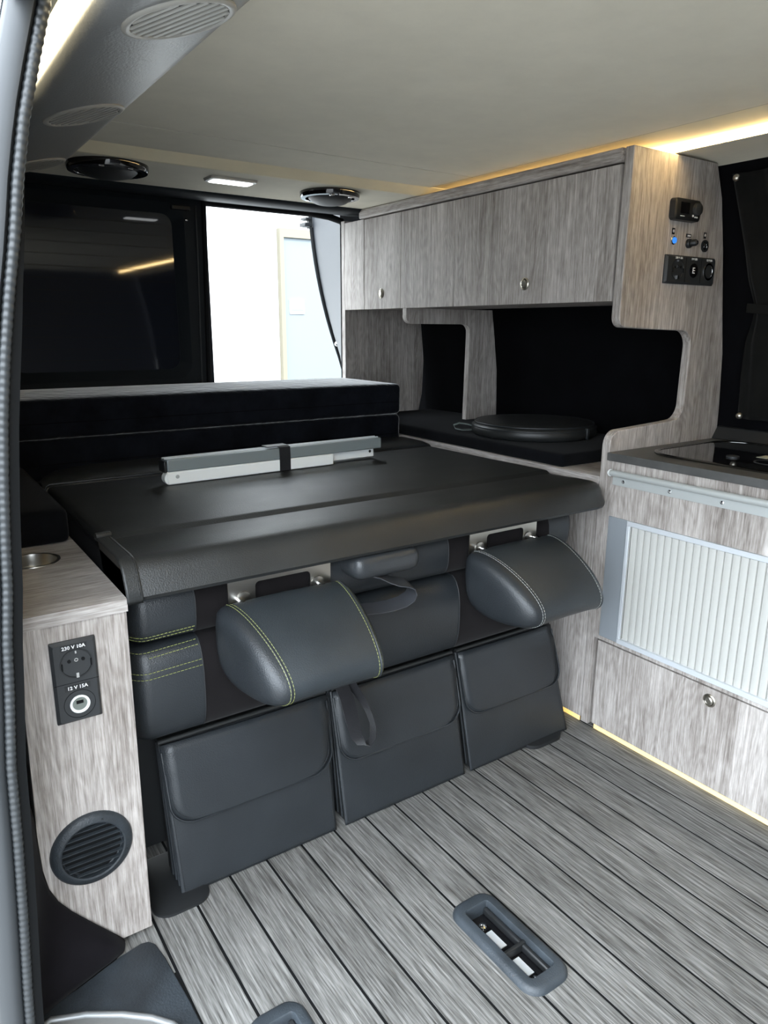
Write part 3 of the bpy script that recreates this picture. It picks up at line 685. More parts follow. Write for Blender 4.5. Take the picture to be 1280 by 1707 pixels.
MB().lathe((1.617, Y0-0.007, 1.1985), (0.25, -1, 0), [(0.0075, 0), (0.0075, 0.012), (0.006, 0.014)], 20).done('barrel', BLKPL, t, smooth=40)
MB().lathe((1.6208, Y0-0.0212, 1.1985), (0.25, -1, 0), [(0.0045, 0), (0.0045, 0.001)], 14).done('tip', CHROME, t)
t = empty('rocker_switch', (1.682, Y0, 1.196), 'round black rocker switch on the oak panel nearest the curtain', 'switch')
MB().lathe((1.682, Y0, 1.196), (0, -1, 0), [(0.014, 0), (0.014, 0.003), (0.011, 0.004), (0.011, 0.001)], 24).done('bezel', BLKPL, t, smooth=40)
MB().box(1.6735, 1.6905, Y0-0.006, Y0-0.001, 1.190, 1.202).done('rocker', BLKGLOSS, t, bevel=0.002)
m_ = MB(); m_.box(1.680, 1.6815, Y0-0.0064, Y0-0.0059, 1.197, 1.2005); m_.lathe((1.683, Y0-0.0060, 1.1935), (0, -1, 0), [(0.0022, 0), (0.0022, 0.0004), (0.0014, 0.0004), (0.0014, 0)], 12, False, False); m_.done('marking', WHITETX, t)

def gang_plate(par, cx, z0, z1, w_, y, horizontal=False, n=2):
    """anthracite double/triple cover plate: bevelled slab, one raised field per insert"""
    m_ = MB()
    cz = (z0+z1)/2; W_, H_ = w_, z1-z0
    m_.skin([onY(rr(cx, cz, W_, H_, 0.0015, 2), y), onY(rr(cx, cz, W_, H_, 0.0015, 2), y-0.0035), onY(rr(cx, cz, W_-0.008, H_-0.008, 0.003, 2), y-0.0085)])
    m_.done('cover_plate', DKGREY, par, smooth=30)
def schuko(par, cx, cz, R_, y):
    o = MB().lathe((cx, y, cz), (0, -1, 0), [(R_*1.06, 0.0), (R_*1.06, 0.0012), (R_*0.98, 0.0012), (R_*0.95, -0.0002)], 36, False, False).done('socket_ring', BLKPL, par, smooth=40)
    MB().lathe((cx, y+0.001, cz), (0, -1, 0), [(R_*0.95, 0.0), (R_*0.95, 0.0006)], 36).done('socket_face', BLKGLOSS if False else BLKPL, par)
    m_ = MB()
    m_.lathe((cx, y, cz+R_*0.30), (0, -1, 0), [(R_*0.13, 0), (R_*0.13, 0.0018), (R_*0.08, 0.0018), (R_*0.08, 0)], 12, False, False)
    m_.box(cx-R_*0.05, cx+R_*0.05, y-0.0028, y, cz+R_*0.78, cz+R_*0.98); m_.box(cx-R_*0.10, cx+R_*0.08, y-0.0035, y, cz-R_*0.98, cz-R_*0.62)
    m_.done('earth_contact', CHROME, par)
    m_ = MB()
    for s_ in (-1, 1): m_.lathe((cx+s_*R_*0.45, y, cz+R_*0.25), (0, -1, 0), [(R_*0.12, 0), (R_*0.12, 0.0012)], 12); m_.box(cx+s_*R_*0.93-0.0008, cx+s_*R_*0.93+0.0008, y-0.003, y, cz-R_*0.3, cz+R_*0.15)
    m_.done('pin_hole', RUBBER, par)
# three gang panel on the divider
t = empty('triple_socket', (1.6285, Y0, 1.105), 'wide black triple outlet plate with mains, charging and round sockets on the oak panel', 'socket')
gang_plate(t, 1.6285, 1.105, 1.169, 0.196, Y0)
schuko(t, 1.573, 1.137, 0.0225, Y0-0.0086)
m_ = MB(); m_.box(1.6035, 1.6045, Y0-0.0090, Y0-0.0083, 1.109, 1.165); m_.box(1.6650, 1.6660, Y0-0.0090, Y0-0.0083, 1.109, 1.165); m_.done('joint', RUBBER, t)
MB().lathe((1.636, Y0-0.0086, 1.137), (0, -1, 0), [(0.0165, 0), (0.0165, 0.0010)], 28).done('charger_insert', BLKGLOSS, t)
m_ = MB(); m_.box(1.6310, 1.6330, Y0-0.0102, Y0-0.0096, 1.1305, 1.1440); m_.box(1.6330, 1.6395, Y0-0.0102, Y0-0.0096, 1.1420, 1.1440); m_.box(1.6330, 1.6395, Y0-0.0102, Y0-0.0096, 1.1362, 1.1382); m_.box(1.6330, 1.6395, Y0-0.0102, Y0-0.0096, 1.1305, 1.1325); m_.done('charger_port', WHITETX, t)
MB().lathe((1.697, Y0-0.0086, 1.137), (0, -1, 0), [(0.0200, 0), (0.0200, 0.0014), (0.0155, 0.0014), (0.0150, 0)], 32, False, False).done('round_socket_ring', CHROME, t, smooth=40)
MB().lathe((1.697, Y0-0.0086, 1.137), (0, -1, 0), [(0.015, 0), (0.015, 0.0004)], 24).done('round_socket_cap', DKGREY, t)
for cx, s_ in ((1.575, '230 V 10A'), (1.636, '5 V USB'), (1.697, '12 V 15A')):
    text_mesh(s_, 0.0065, faceY(cx, Y0-0.0088, 1.1628), WHITETX, 'lettering', t, 0.0002)

# ================================================================== LEFT CONSOLE
lc = empty('left_console', (0.18, 1.3, 0), 'narrow grey oak console left of the bench with sockets and a round grille', 'cabinet')
face = [(0.2505, 0.0135), (0.2035, 0.0135), (0.150, 0.080), (0.109, 0.135), (0.094, 0.188), (0.098, 0.30), (0.101, 0.45), (0.104, 0.585), (0.254, 0.585)]
MB().prism(face, 'Y', 1.060, 1.078).done('front', WOOD, lc)
MB().prism([(0.249, 0.02), (0.206, 0.02), (0.112, 0.14), (0.10, 0.19), (0.104, 0.584), (0.2525, 0.584)], 'Y', 1.078, 2.30).done('carcass', WOOD, lc)
# top slab with a hole for the cup holder
HX, HY, HR = 0.170, 1.330, 0.040
sq = []
n = 32
x0, x1, y0, y1 = 0.090, 0.2560, 1.057, 1.60
circle = [(HX+HR*math.cos(2*PI*j/n), HY+HR*math.sin(2*PI*j/n)) for j in range(n)]
def toedge(j):
    dx, dy = math.cos(2*PI*j/n), math.sin(2*PI*j/n); a, b2, c2, d2_ = 0.115, HX, 0, 0
    ts = []
    if dx > 1e-6: ts.append((x1-HX)/dx)
    if dx < -1e-6: ts.append((x0-HX)/dx)
    if dy > 1e-6: ts.append((HY+0.07-HY)/dy)
    if dy < -1e-6: ts.append((HY-0.07-HY)/dy)
    tt = min(ts); return (HX+dx*tt, HY+dy*tt)
edge = [toedge(j) for j in range(n)]
# snap nearest points to the exact corners
for cxy in ((x1, HY+0.07), (x0, HY+0.07), (x0, HY-0.07), (x1, HY-0.07)):
    j = min(range(n), key=lambda q: (edge[q][0]-cxy[0])**2+(edge[q][1]-cxy[1])**2); edge[j] = cxy
m_ = MB(); m_.skin([onZ(edge, 0.585), onZ(edge, 0.605), onZ(circle, 0.605), onZ(circle, 0.585)], False, False, loop_close=True)
m_.box(x0, x1, y0, HY-0.07, 0.585, 0.605); m_.box(x0, x1, HY+0.07, 2.30, 0.585, 0.605)
m_.done('top', WOODX, lc)
ch = empty('cup_holder', (HX, HY, 0.53), 'round steel cup holder sunk in the top of the left console', 'cup holder')
MB().lathe((HX, HY, 0.6052), (0, 0, 1), [(0.0445, 0), (0.0440, 0.0012), (0.0395, 0.0010), (0.0385, -0.003), (0.0380, -0.0150), (0.037, -0.0195), (0.002, -0.0198)], 40, False, False).done('cup', STEEL, ch, smooth=40)
# double socket
t = empty('double_socket', (0.1735, 1.0598, 0.43), 'black double outlet with 230 V and 12 V sockets on the left console', 'socket')
gang_plate(t, 0.1735, 0.4300, 0.5590, 0.0635, 1.0598)
MB().box(0.1425, 0.2045, 1.0510, 1.0516, 0.4940, 0.4947).done('joint', RUBBER, t)
schuko(t, 0.1755, 0.5235, 0.0215, 1.0512)
y = 1.0512
MB().lathe((0.1745, y, 0.4590), (0, -1, 0), [(0.0222, 0), (0.0222, 0.0006), (0.0216, 0.0006), (0.0216, 0)], 36, False, False).done('insert_ring', RUBBER, t)
MB().lathe((0.1745, y, 0.4590), (0, -1, 0), [(0.0140, 0), (0.0140, 0.0022), (0.0120, 0.0026), (0.0108, 0.0018), (0.0102, 0.0002)], 32, False, False).done('round_socket_ring', WHITEPL, t, smooth=40)
MB().lathe((0.1745, y, 0.4590), (0, -1, 0), [(0.0102, 0), (0.0102, 0.0004)], 24).done('round_socket_well', plain('dull_socket_well', (0.16, 0.18, 0.16), 0.4), t)
MB().box(0.1695, 0.1795, y-0.0010, y-0.0003, 0.4595, 0.4645).done('socket_contact', RUBBER, t)
for cz, s_ in ((0.5500, '230 V 10A'), (0.4865, '12 V 15A')):
    MB().box(0.1555, 0.1915, y-0.0006, y, cz-0.0042, cz+0.0042).done('label_strip', BLKPL, t)
    text_mesh(s_, 0.0075, faceY(0.1735, y-0.0008, cz), WHITETX, 'lettering', t, 0.0002)
# round ventilation grille
t = empty('ventilation_grille', (0.1705, 1.0598, 0.144), 'round black plastic grille near the foot of the left console', 'grille')
gc = (0.1705, 1.0598, 0.2060)
MB().lathe(gc, (0, -1, 0), [(0.0620, 0), (0.0615, 0.004), (0.0570, 0.009), (0.0490, 0.011), (0.0465, 0.010), (0.0455, 0.002), (0.0440, 0.001)], 48, False, False).done('ring', BLKPL_R, t, smooth=35)
MB().lathe(gc, (0, -1, 0), [(0.0460, 0.0002), (0.0460, 0.0010)], 40).done('backing', RUBBER, t)
for i in range(8):
    dz = -0.0385+i*0.011; L = math.sqrt(0.0465**2-dz**2)
    MB().hexa([(gc[0]-L, 1.0565, gc[2]+dz+0.0015), (gc[0]+L, 1.0565, gc[2]+dz+0.0015), (gc[0]+L, 1.0565, gc[2]+dz+0.0003), (gc[0]-L, 1.0565, gc[2]+dz+0.0003),
               (gc[0]-L, 1.0515, gc[2]+dz+0.0005), (gc[0]+L, 1.0515, gc[2]+dz+0.0005), (gc[0]+L, 1.0515, gc[2]+dz-0.0009), (gc[0]-L, 1.0515, gc[2]+dz-0.0009)]).done('louvre' if not i else 'louvre.%03d' % i, BLKPL_R, t)
m_ = MB()
for a in (70, 165, 255, 340):
    m_.lathe((gc[0]+0.053*math.cos(math.radians(a)), 1.0500, gc[2]+0.053*math.sin(math.radians(a))), (0, -1, 0), [(0.0015, 0), (0.0012, 0.0006)], 8)
m_.done('rivet', BLKPL, t)
# cushion on the left console
c_ = MB(); soft_box(c_, 0.085, 0.2500, 1.412, 1.92, 0.6055, 0.672, 0.014, 0.0)
c_.done('side_cushion', MICRO, smooth=60, label='black suede cushion on top of the left console behind the cup holder', cat='cushion')

# felt step lining, step mat, sill
top = [(0.060, 0.915, 0.50), (0.075, 0.97, 0.42), (0.097, 1.054, 0.30), (0.094, 1.056, 0.19), (0.108, 1.056, 0.137), (0.150, 1.056, 0.082), (0.2035, 1.056, 0.0155)]
bot = [(0.052, 0.915, 0.20), (0.050, 0.93, 0.10), (0.052, 0.95, 0.035), (0.055, 0.985, 0.006), (0.090, 1.003, 0.005), (0.145, 1.022, 0.005), (0.196, 1.040, 0.005)]
rows = []
for i in range(9):
    f = i/8; row = []
    for a, b2 in zip(top, bot):
        p = Vector(a).lerp(Vector(b2), f); bulge = math.sin(PI*f)
        p += Vector((0.0, -0.010, 0.006))*bulge; row.append(p)
    rows.append(row)
m_ = MB(); m_.skin(rows, False, False, closed=False)
m_.done('step_lining', FELT_B, sub=1, solid=0.002, label='dark felt lining in the step corner below the left console', cat='lining')
mat_p = [(0.03, 0.985), (0.06, 1.002), (0.12, 1.018), (0.190, 1.042), (0.226, 1.049), (0.238, 1.046), (0.246, 1.034), (0.251, 1.0), (0.257, 0.90), (0.262, 0.70), (0.265, -0.5), (0.03, -0.5)]
m_ = MB(); m_.prism([(a, b2-0.006) for a, b2 in mat_p], 'Z', 0.0003, 0.0045)
m_.done('step_mat', BLKPL_R, bevel=0.0015, label='scuffed black plastic step mat at the bottom left in front of the console', cat='mat')
lip = [(0.050, 0.965), (0.075, 0.975), (0.12, 0.955), (0.165, 0.925), (0.200, 0.895), (0.222, 0.868), (0.235, 0.83), (0.240, 0.70), (0.240, -0.5)]
m_ = MB(); m_.tube([(a, b2, 0.0075) for a, b2 in lip], 0.0050, 8); m_.done('door_sill', plain('silver_sill_edge', (0.20, 0.205, 0.205), 0.35, 0.3), smooth=60, label='silver rounded edge of the step at the bottom left corner', cat='sill')

m_ = MB(); m_.prism([(a-0.002, b2-0.002) for a, b2 in lip]+[(0.03, -0.5), (0.03, 0.955)], 'Z', 0.0046, 0.0075); m_.done('sill_plate', BEIGE, label='grey plastic tread inside the silver step edge at the bottom left', cat='sill')

# ================================================================== FLOOR FITTINGS
RIMM = plain('blue_grey_rough_plastic', (0.030, 0.037, 0.044), 0.5, bs=0.6, bsc=420, var=0.35)
def fitting(i, cx, cy, label):
    v = empty('seat_anchor' if not i else 'seat_anchor.%03d' % i, (cx, cy, 0.0), label, 'seat anchor', 'black recessed seat anchors in the plank floor')
    q = lambda w_, h, r, z: onZ(rr(cx, cy, w_, h, r, 6), z)
    m_ = MB(); m_.skin([q(0.094, 0.214, 0.030, 0.0003), q(0.092, 0.212, 0.029, 0.004), q(0.084, 0.204, 0.026, 0.0095), q(0.074, 0.194, 0.020, 0.0115), q(0.054, 0.164, 0.008, 0.0110), q(0.051, 0.160, 0.004, 0.0085), q(0.051, 0.160, 0.004, -0.018)], False, False)
    m_.done('rim', RIMM, v, smooth=45)
    m_ = MB(); m_.skin([q(0.058, 0.164, 0.004, -0.020), q(0.058, 0.164, 0.004, -0.0150)]); m_.done('pocket_floor', BLKGLOSS, v)
    MB().box(cx-0.0253, cx+0.0253, cy-0.018, cy-0.011, -0.0150, 0.002).done('divider', BLKPL, v, bevel=0.002)
    MB().box(cx+0.0165, cx+0.0253, cy-0.080, cy+0.080, -0.0150, -0.001).done('guide', BLKPL, v, bevel=0.003)
    for j, (a, b2) in enumerate(((0.006, 0.044), (-0.058, -0.022))):
        MB().box(cx-0.008, cx+0.005, cy+a, cy+b2, -0.0150, -0.0136).done('steel_tab' if not j else 'steel_tab.001', ALUF, v)
    for j, b2 in enumerate((0.058, -0.070)):
        MB().lathe((cx-0.003, cy+b2, -0.0150), (0, 0, 1), [(0.007, 0), (0.0065, 0.003), (0.003, 0.004), (0.0025, 0.0025)], 14).done('screw' if not j else 'screw.001', CHROME, v, smooth=50)
fitting(0, 0.738, 0.706, 'recessed black seat anchor in the middle of the plank floor')
fitting(1, 0.351, 0.706, 'recessed black seat anchor cut by the bottom edge of the photo')

# ================================================================== BENCH
be = empty('bench_seat', (0.80, 1.3, 0), 'folded black leather bench seat across the van with two headrests', 'bench')
def roll(x0, x1, z0, z1, yf, yb, m, name, rl=0.0, rr_=0.0, par=be, n=10):
    """padded roll along X, D-shaped section; rounded at either end when rl/rr_ given"""
    h = (z1-z0); cz = (z0+z1)/2
    def sec(x, s_):      # s_ shrink
        pts = []
        for i in range(n+1):
            a = PI/2+PI*i/n
            ca, sa = math.cos(a), math.sin(a)
            e = 0.55
            yy = yf+0.05*(1-s_)+0.05*(1-abs(ca)**e)*s_*1.0
            pts.append((x, yf+(0.045*(1-abs(ca)**0.7)) + (1-s_)*0.045, cz+(abs(sa)**0.75*(1 if sa > 0 else -1))*h/2*(0.80+0.20*s_)))
        pts += [(x, yb, z0+h*(1-s_)*0.1), (x, yb, z1-h*(1-s_)*0.1)]
        return pts
    st = []
    if rl:
        for i in range(6):
            a = PI/2*i/5; st.append((x0+rl*(1-math.sin(a)) if False else x0+rl*(1-math.cos(a)), math.sin(a)))
    else: st.append((x0, 1))
    if rr_:
        for i in range(6):
            a = PI/2*(1-i/5); st.append((x1-rr_*(1-math.cos(a)), math.sin(a)))
    else: st.append((x1, 1))
    m_ = MB(); m_.skin([sec(x, s_) for x, s_ in st])
    return m_.done(name, m, par, smooth=50)
# upper roll
Uz0, Uz1, Uy = 0.492, 0.592, 1.110
Lz0, Lz1, Ly = 0.312, 0.487, 1.108
YB = 1.42
segsU = [(0.268, 0.378, LEATHER), (0.378, 0.625, SUEDE), (0.625, 0.922, LEATHER), (0.922, 1.220, SUEDE), (1.220, 1.312, LEATHER)]
segsL = [(0.262, 0.385, LEATHER), (0.385, 0.640, SUEDE), (0.640, 0.955, LEATHER), (0.955, 1.220, SUEDE), (1.220, 1.300, LEATHER)]
for i, (a, b2, mm) in enumerate(segsU):
    roll(a, b2, Uz0, Uz1, Uy, YB, mm, 'backrest_panel' if not i else 'backrest_panel.%03d' % i, 0.030 if i == 0 else 0, 0.030 if i == 4 else 0)
for i, (a, b2, mm) in enumerate(segsL):
    roll(a, b2, Lz0, Lz1, Ly, YB, mm, 'cushion_panel' if not i else 'cushion_panel.%03d' % i, 0.035 if i == 0 else 0, 0.035 if i == 4 else 0)
def zline(x0, x1, y, z, sag=0.004, n=8, e=0.0): return [(x0+(x1-x0)*i/n, y+e*(1-i/n)**3, z-sag*math.sin(PI*i/n)) for i in range(n+1)]
def surf_y(x, z, x0, rl, z0, z1, yf):
    cz, h = (z0+z1)/2, (z1-z0)/2
    s_ = 1.0
    if x < x0+rl: c_a = 1-(x-x0)/rl; s_ = math.sqrt(max(0, 1-c_a*c_a))
    q = min(1, abs(z-cz)/(h*(0.8+0.2*s_))); sn = q**(1/0.75); cs = math.sqrt(max(0, 1-sn*sn))
    return yf+0.045*(1-cs**0.7)+(1-s_)*0.045
m_ = MB()
for (xa, xb, zs_, x0_, rl_s, za, zb, yf_) in ((0.274, 0.377, (0.509, 0.502), 0.268, 0.030, Uz0, Uz1, Uy), (0.268, 0.384, (0.478, 0.471, 0.447, 0.437), 0.262, 0.035, Lz0, Lz1, Ly)):
    for zq in zs_:
        if zq == 0.471: xa_ = xa+0.03
        else: xa_ = xa
        m_.dashes([(xa_+(xb-xa_)*i/14, surf_y(xa_+(xb-xa_)*i/14, zq+0.004*(i/14), x0_, rl_s, za, zb, yf_)-0.0012, zq+0.004*(i/14)) for i in range(15)], 0.0048, 0.0018, 0.0006)
m_.done('stitching', YEL, be, kind='stuff', label='yellow-green stitching')
m_ = MB()
for xs_, z0, z1, yf in ((0.378, Uz0, Uz1, Uy), (0.922, Uz0, Uz1, Uy), (0.385, Lz0, Lz1, Ly), (0.955, Lz0, Lz1, Ly)):
    cz = (z0+z1)/2; h = z1-z0
    pts = [(xs_, yf+0.045*(1-abs(math.cos(PI/2+PI*i/14))**0.7)-0.0005, cz+(abs(math.sin(PI/2+PI*i/14))**0.75*(1 if math.sin(PI/2+PI*i/14) > 0 else -1))*h/2*0.99) for i in range(1, 14)]
    m_.tube(pts, 0.0013, 6)
m_.done('seam', DKTH, be, smooth=60)
MB().box(0.285, 1.300, 1.235, 1.42, 0.03, 0.315).done('seat_box', BLKPL, be)
for i, (a, b2) in enumerate(((0.262, 0.375), (1.18, 1.30))):
    m_ = MB(); m_.skin([onZ(rr((a+b2)/2-0.004, 1.152, b2-a-0.01, 0.16, 0.03, 5), 0.0010), onZ(rr((a+b2)/2-0.004, 1.152, b2-a-0.01, 0.16, 0.03, 5), 0.006), onZ(rr((a+b2)/2-0.004, 1.156, b2-a-0.03, 0.14, 0.025, 5), 0.010)]) if i == 0 else m_.skin([onZ(rr((a+b2)/2, 1.165, b2-a, 0.16, 0.03, 5), 0.0004), onZ(rr((a+b2)/2, 1.165, b2-a, 0.16, 0.03, 5), 0.010)])
    m_.done('foot' if not i else 'foot.001', BLKPL, be, smooth=40)
# bracket plates and headrests
def bracket(i, x0, x1):
    cx = (x0+x1)/2; w_ = x1-x0
    o_ = rr(cx, 0.5600, w_, 0.080, 0.0015, 4); i_ = rr(cx+0.004, 0.553, 0.108, 0.040, 0.008, 4)
    m_ = MB(); m_.skin([onY(o_, 1.1030), onY(o_, 1.1055), onY(i_, 1.1055), onY(i_, 1.1030)], False, False, loop_close=True)
    br = m_.done('bracket' if not i else 'bracket.001', STEEL, be, smooth=30)
    for j, s_ in enumerate((-1, 1)):
        m2 = MB(); m2.lathe((cx+s_*w_*0.36, 1.1029, 0.548), (0, -1, 0), [(0.013, 0), (0.012, 0.003), (0.008, 0.004)], 20); 
        sub_parent(m2.done('collar', STEEL, be, smooth=40), br)
    return br
bracket(0, 0.433, 0.634); bracket(1, 0.972, 1.170)
HP = [(1.098, 0.546), (1.072, 0.550), (1.035, 0.544), (0.995, 0.529), (0.955, 0.507), (0.925, 0.482), (0.911, 0.458), (0.915, 0.437), (0.935, 0.423), (0.970, 0.416), (1.015, 0.414), (1.055, 0.420), (1.085, 0.436), (1.098, 0.465), (1.101, 0.505)]
def smooth_loop(P, it=1):
    for _ in range(it):
        Q = []
        for i in range(len(P)):
            a, b2 = P[i], P[(i+1) % len(P)]; Q += [(a[0]*.75+b2[0]*.25, a[1]*.75+b2[1]*.25), (a[0]*.25+b2[0]*.75, a[1]*.25+b2[1]*.75)]
        P = Q
    return P
HPs = smooth_loop(HP, 2)
HC = (1.010, 0.478)
def headrest(i, x0, x1):
    cx = (x0+x1)/2
    def X(y, side, ext):      # side edge position, tapering towards the nose
        f = (1.10-y)/0.19; half = ((x1-x0)/2)-0.026*f+ext
        return cx+side*half+ (0.004*f)
    def sec(side, ext, s_): return [(X(HC[0]+(y-HC[0])*s_, side, ext), HC[0]+(y-HC[0])*s_, HC[1]+(z-HC[1])*s_) for y, z in HPs]
    nm = 'headrest' if not i else 'headrest.001'
    m_ = MB(); m_.skin([sec(-1, 0, 1)]+[[(a[0]+(b2[0]-a[0])*t_, a[1]+(-0.003*math.sin(PI*t_)), a[2]+0.004*math.sin(PI*t_)) for a, b2 in zip(sec(-1, 0, 1), sec(1, 0, 1))] for t_ in (.1, .25, .5, .75, .9)]+[sec(1, 0, 1)])
    hr = m_.done(nm, LEATHER2, be, smooth=60)
    for side in (-1, 1):
        kb = 1.0 if side < 0 else 0.45
        m_ = MB(); m_.skin([sec(side, 0.0, 1.0), sec(side, 0.010*kb, 0.985), sec(side, 0.019*kb, 0.93), sec(side, 0.026*kb, 0.82), sec(side, 0.030*kb, 0.65), sec(side, 0.032*kb, 0.40), sec(side, 0.033*kb, 0.12)], False, True)
        sub_parent(m_.done('end_cap', LEATHER, be, smooth=70), hr)
        m_ = MB()
        lp = sec(side, -0.004, 1.008); m_.dashes(lp[:36], 0.0045, 0.0018, 0.0005)
        lp = sec(side, 0.002, 1.006); m_.dashes(lp[:36], 0.0045, 0.0018, 0.0005)
        sub_parent(m_.done('stitching', YEL if i == 0 else GREYTH, be, kind='stuff'), hr)
        m_ = MB(); m_.tube(sec(side, 0.0005, 1.003)+[sec(side, 0.0005, 1.003)[0]], 0.0016, 6); sub_parent(m_.done('piping', LEATHER, be, smooth=60), hr)
    for s_ in (-1, 1):
        px = cx+s_*0.078-0.003
        m_ = MB(); m_.tube([(px, 1.135, 0.546), (px, 1.085, 0.546), (px, 1.060, 0.530)], 0.0062, 12); sub_parent(m_.done('post', CHROME, be, smooth=60), hr)
headrest(0, 0.424, 0.642); headrest(1, 0.973, 1.198)
# belt block and strap loop in the middle
m_ = MB(); soft_box(m_, 0.662, 0.812, 1.055, 1.135, 0.546, 0.594, 0.020, 0.0, 6, 4, 4)
bb = m_.done('belt_block', leather('smooth_block_leather', (0.030, 0.033, 0.036), 0.34), be, smooth=60)
MB().band([(0.700, 1.085, 0.556), (0.722, 1.082, 0.548), (0.742, 1.076, 0.536), (0.760, 1.070, 0.528), (0.778, 1.066, 0.524), (0.791, 1.065, 0.517), (0.796, 1.065, 0.505), (0.791, 1.066, 0.493), (0.775, 1.070, 0.484), (0.750, 1.074, 0.480), (0.72, 1.078, 0.480), (0.68, 1.082, 0.484)], 0.046, 0.0016, (0.25, 1.0, 0.10)).done('strap_loop', plain('shiny_webbing', (0.05, 0.052, 0.058), 0.28), be, smooth=60)
ls = MB()
wv = [(1, -0.2, 0), (1, -0.2, 0), (1, -0.3, 0.1), (1, -0.5, 0.2), (0.7, -1, 0.3), (0.2, -1, 0.3), (0.1, -1, 0.2), (0.1, -1, 0), (0.2, -1, 0), (0.5, -1, 0), (0.8, -0.5, 0)]
ls.band([(0.657, 1.118, 0.335), (0.660, 1.090, 0.300), (0.666, 1.081, 0.255), (0.675, 1.079, 0.218), (0.687, 1.080, 0.196), (0.700, 1.080, 0.190), (0.712, 1.078, 0.204), (0.713, 1.078, 0.232), (0.704, 1.080, 0.262), (0.690, 1.086, 0.295), (0.672, 1.118, 0.335)], lambda i: (0.028, 0.028, 0.026, 0.022, 0.020, 0.020, 0.020, 0.020, 0.022, 0.024, 0.026)[i], 0.0018, lambda i: wv[i])
ls.done('pull_strap', WEB, be, smooth=60)

# folded bed cover pad on top
bp = empty('bed_pad', (0.80, 1.4, 0.60), 'large black leather bed pad folded flat on top of the bench seat', 'bed pad')
def padsec(x, s=0.0):
    P = [(1.742, 0.6400), (1.738, 0.6490), (1.730, 0.6505), (1.600, 0.6515), (1.400, 0.6530), (1.262, 0.6545), (1.254, 0.6535), (1.244, 0.6480), (1.226, 0.6460)]
    return [(x, y, z-s) for y, z in P]+[(x, 1.226, 0.598), (x, 1.742, 0.598)]
m_ = MB(); m_.skin([padsec(0.2695, 0.006), padsec(0.2740, 0.001), padsec(0.285), padsec(0.80), padsec(1.345), padsec(1.356, 0.001), padsec(1.361, 0.006)]); m_.done('cover', PADL, bp, smooth=50)
def flapsec(x, s=0.0, w=0.0):
    P = [(1.2440, 0.6440), (1.2430, 0.6475), (1.2360, 0.6485), (1.21, 0.6505), (1.150, 0.6540), (1.108, 0.6548), (1.093, 0.6530), (1.082, 0.6470), (1.073, 0.6350), (1.064, 0.6150), (1.058, 0.6020), (1.062, 0.5955), (1.12, 0.5965), (1.225, 0.5990)]
    cy, cz = 1.15, 0.625
    return [(x, cy+(y-cy)*(1-s), cz+(z-cz)*(1-s*1.2)) for y, z in P]
m_ = MB(); m_.skin([flapsec(0.262, 0.02), flapsec(0.268), flapsec(0.55), flapsec(0.80), flapsec(1.05), flapsec(1.325), flapsec(1.345, 0.03), flapsec(1.360, 0.14), flapsec(1.368, 0.32), flapsec(1.371, 0.6)]); m_.done('front_roll', PADL, bp, smooth=50)
# left edge binding with curled corner
P = [(1.240, 0.6545), (1.225, 0.6560), (1.19, 0.6560), (1.150, 0.6562), (1.108, 0.6568), (1.0915, 0.6550), (1.0800, 0.6482), (1.0708, 0.6358), (1.0618, 0.6158), (1.0555, 0.6010), (1.0600, 0.5935)]
m_ = MB(); m_.skin([[(x_, y, z) for y, z in P] for x_ in (0.2555, 0.2595, 0.278, 0.280)], False, False, closed=False); m_.done('edge_binding', PADL, bp, smooth=70, solid=0.0025)
m_ = MB(); m_.dashes([(0.2765, y-0.0012, z+0.0012) for y, z in P[1:-1]], 0.0042, 0.0024, 0.0006); m_.done('stitching', DKTH, bp, kind='stuff')
m_ = MB(); m_.lathe((0.2600, 1.233, 0.6585), (1, 0.15, 0), [(0.0065, -0.004), (0.0068, 0.0), (0.0068, 0.018), (0.0055, 0.022)], 14); m_.done('rolled_corner', PADL, bp, smooth=60)
# felt underside edge at the left
m_ = MB(); m_.box(0.262, 0.2700, 1.085, 1.88, 0.594, 0.6385); m_.done('underlay', FELT, bp, bevel=0.003)
# rear leather section behind the seam
rows = []
for i, (y, z) in enumerate(((1.7435, 0.640), (1.745, 0.6535), (1.755, 0.6600), (1.79, 0.6650), (1.84, 0.6660), (1.90, 0.665), (1.92, 0.600))):
    rows.append([(0.262+(0.060*max(0, (y-1.78)/0.14)**1.3 if y > 1.78 else 0)+(1.368-0.262-(0.060*max(0, (y-1.78)/0.14)**1.3 if y > 1.78 else 0))*j/12, y, z-(0.010 if j == 0 else 0)-(0.008 if j == 12 else 0)) for j in range(13)])
m_ = MB(); m_.skin(rows, False, False, closed=False); m_.done('rear_section', PADL, bp, smooth=60)
MB().tube([(0.264, 1.7425, 0.640), (0.268, 1.7430, 0.6500), (0.275, 1.7430, 0.6545), (0.80, 1.7430, 0.6550), (1.35, 1.7430, 0.6545)], 0.0022, 6).done('piping', LEATHER, bp, smooth=60)

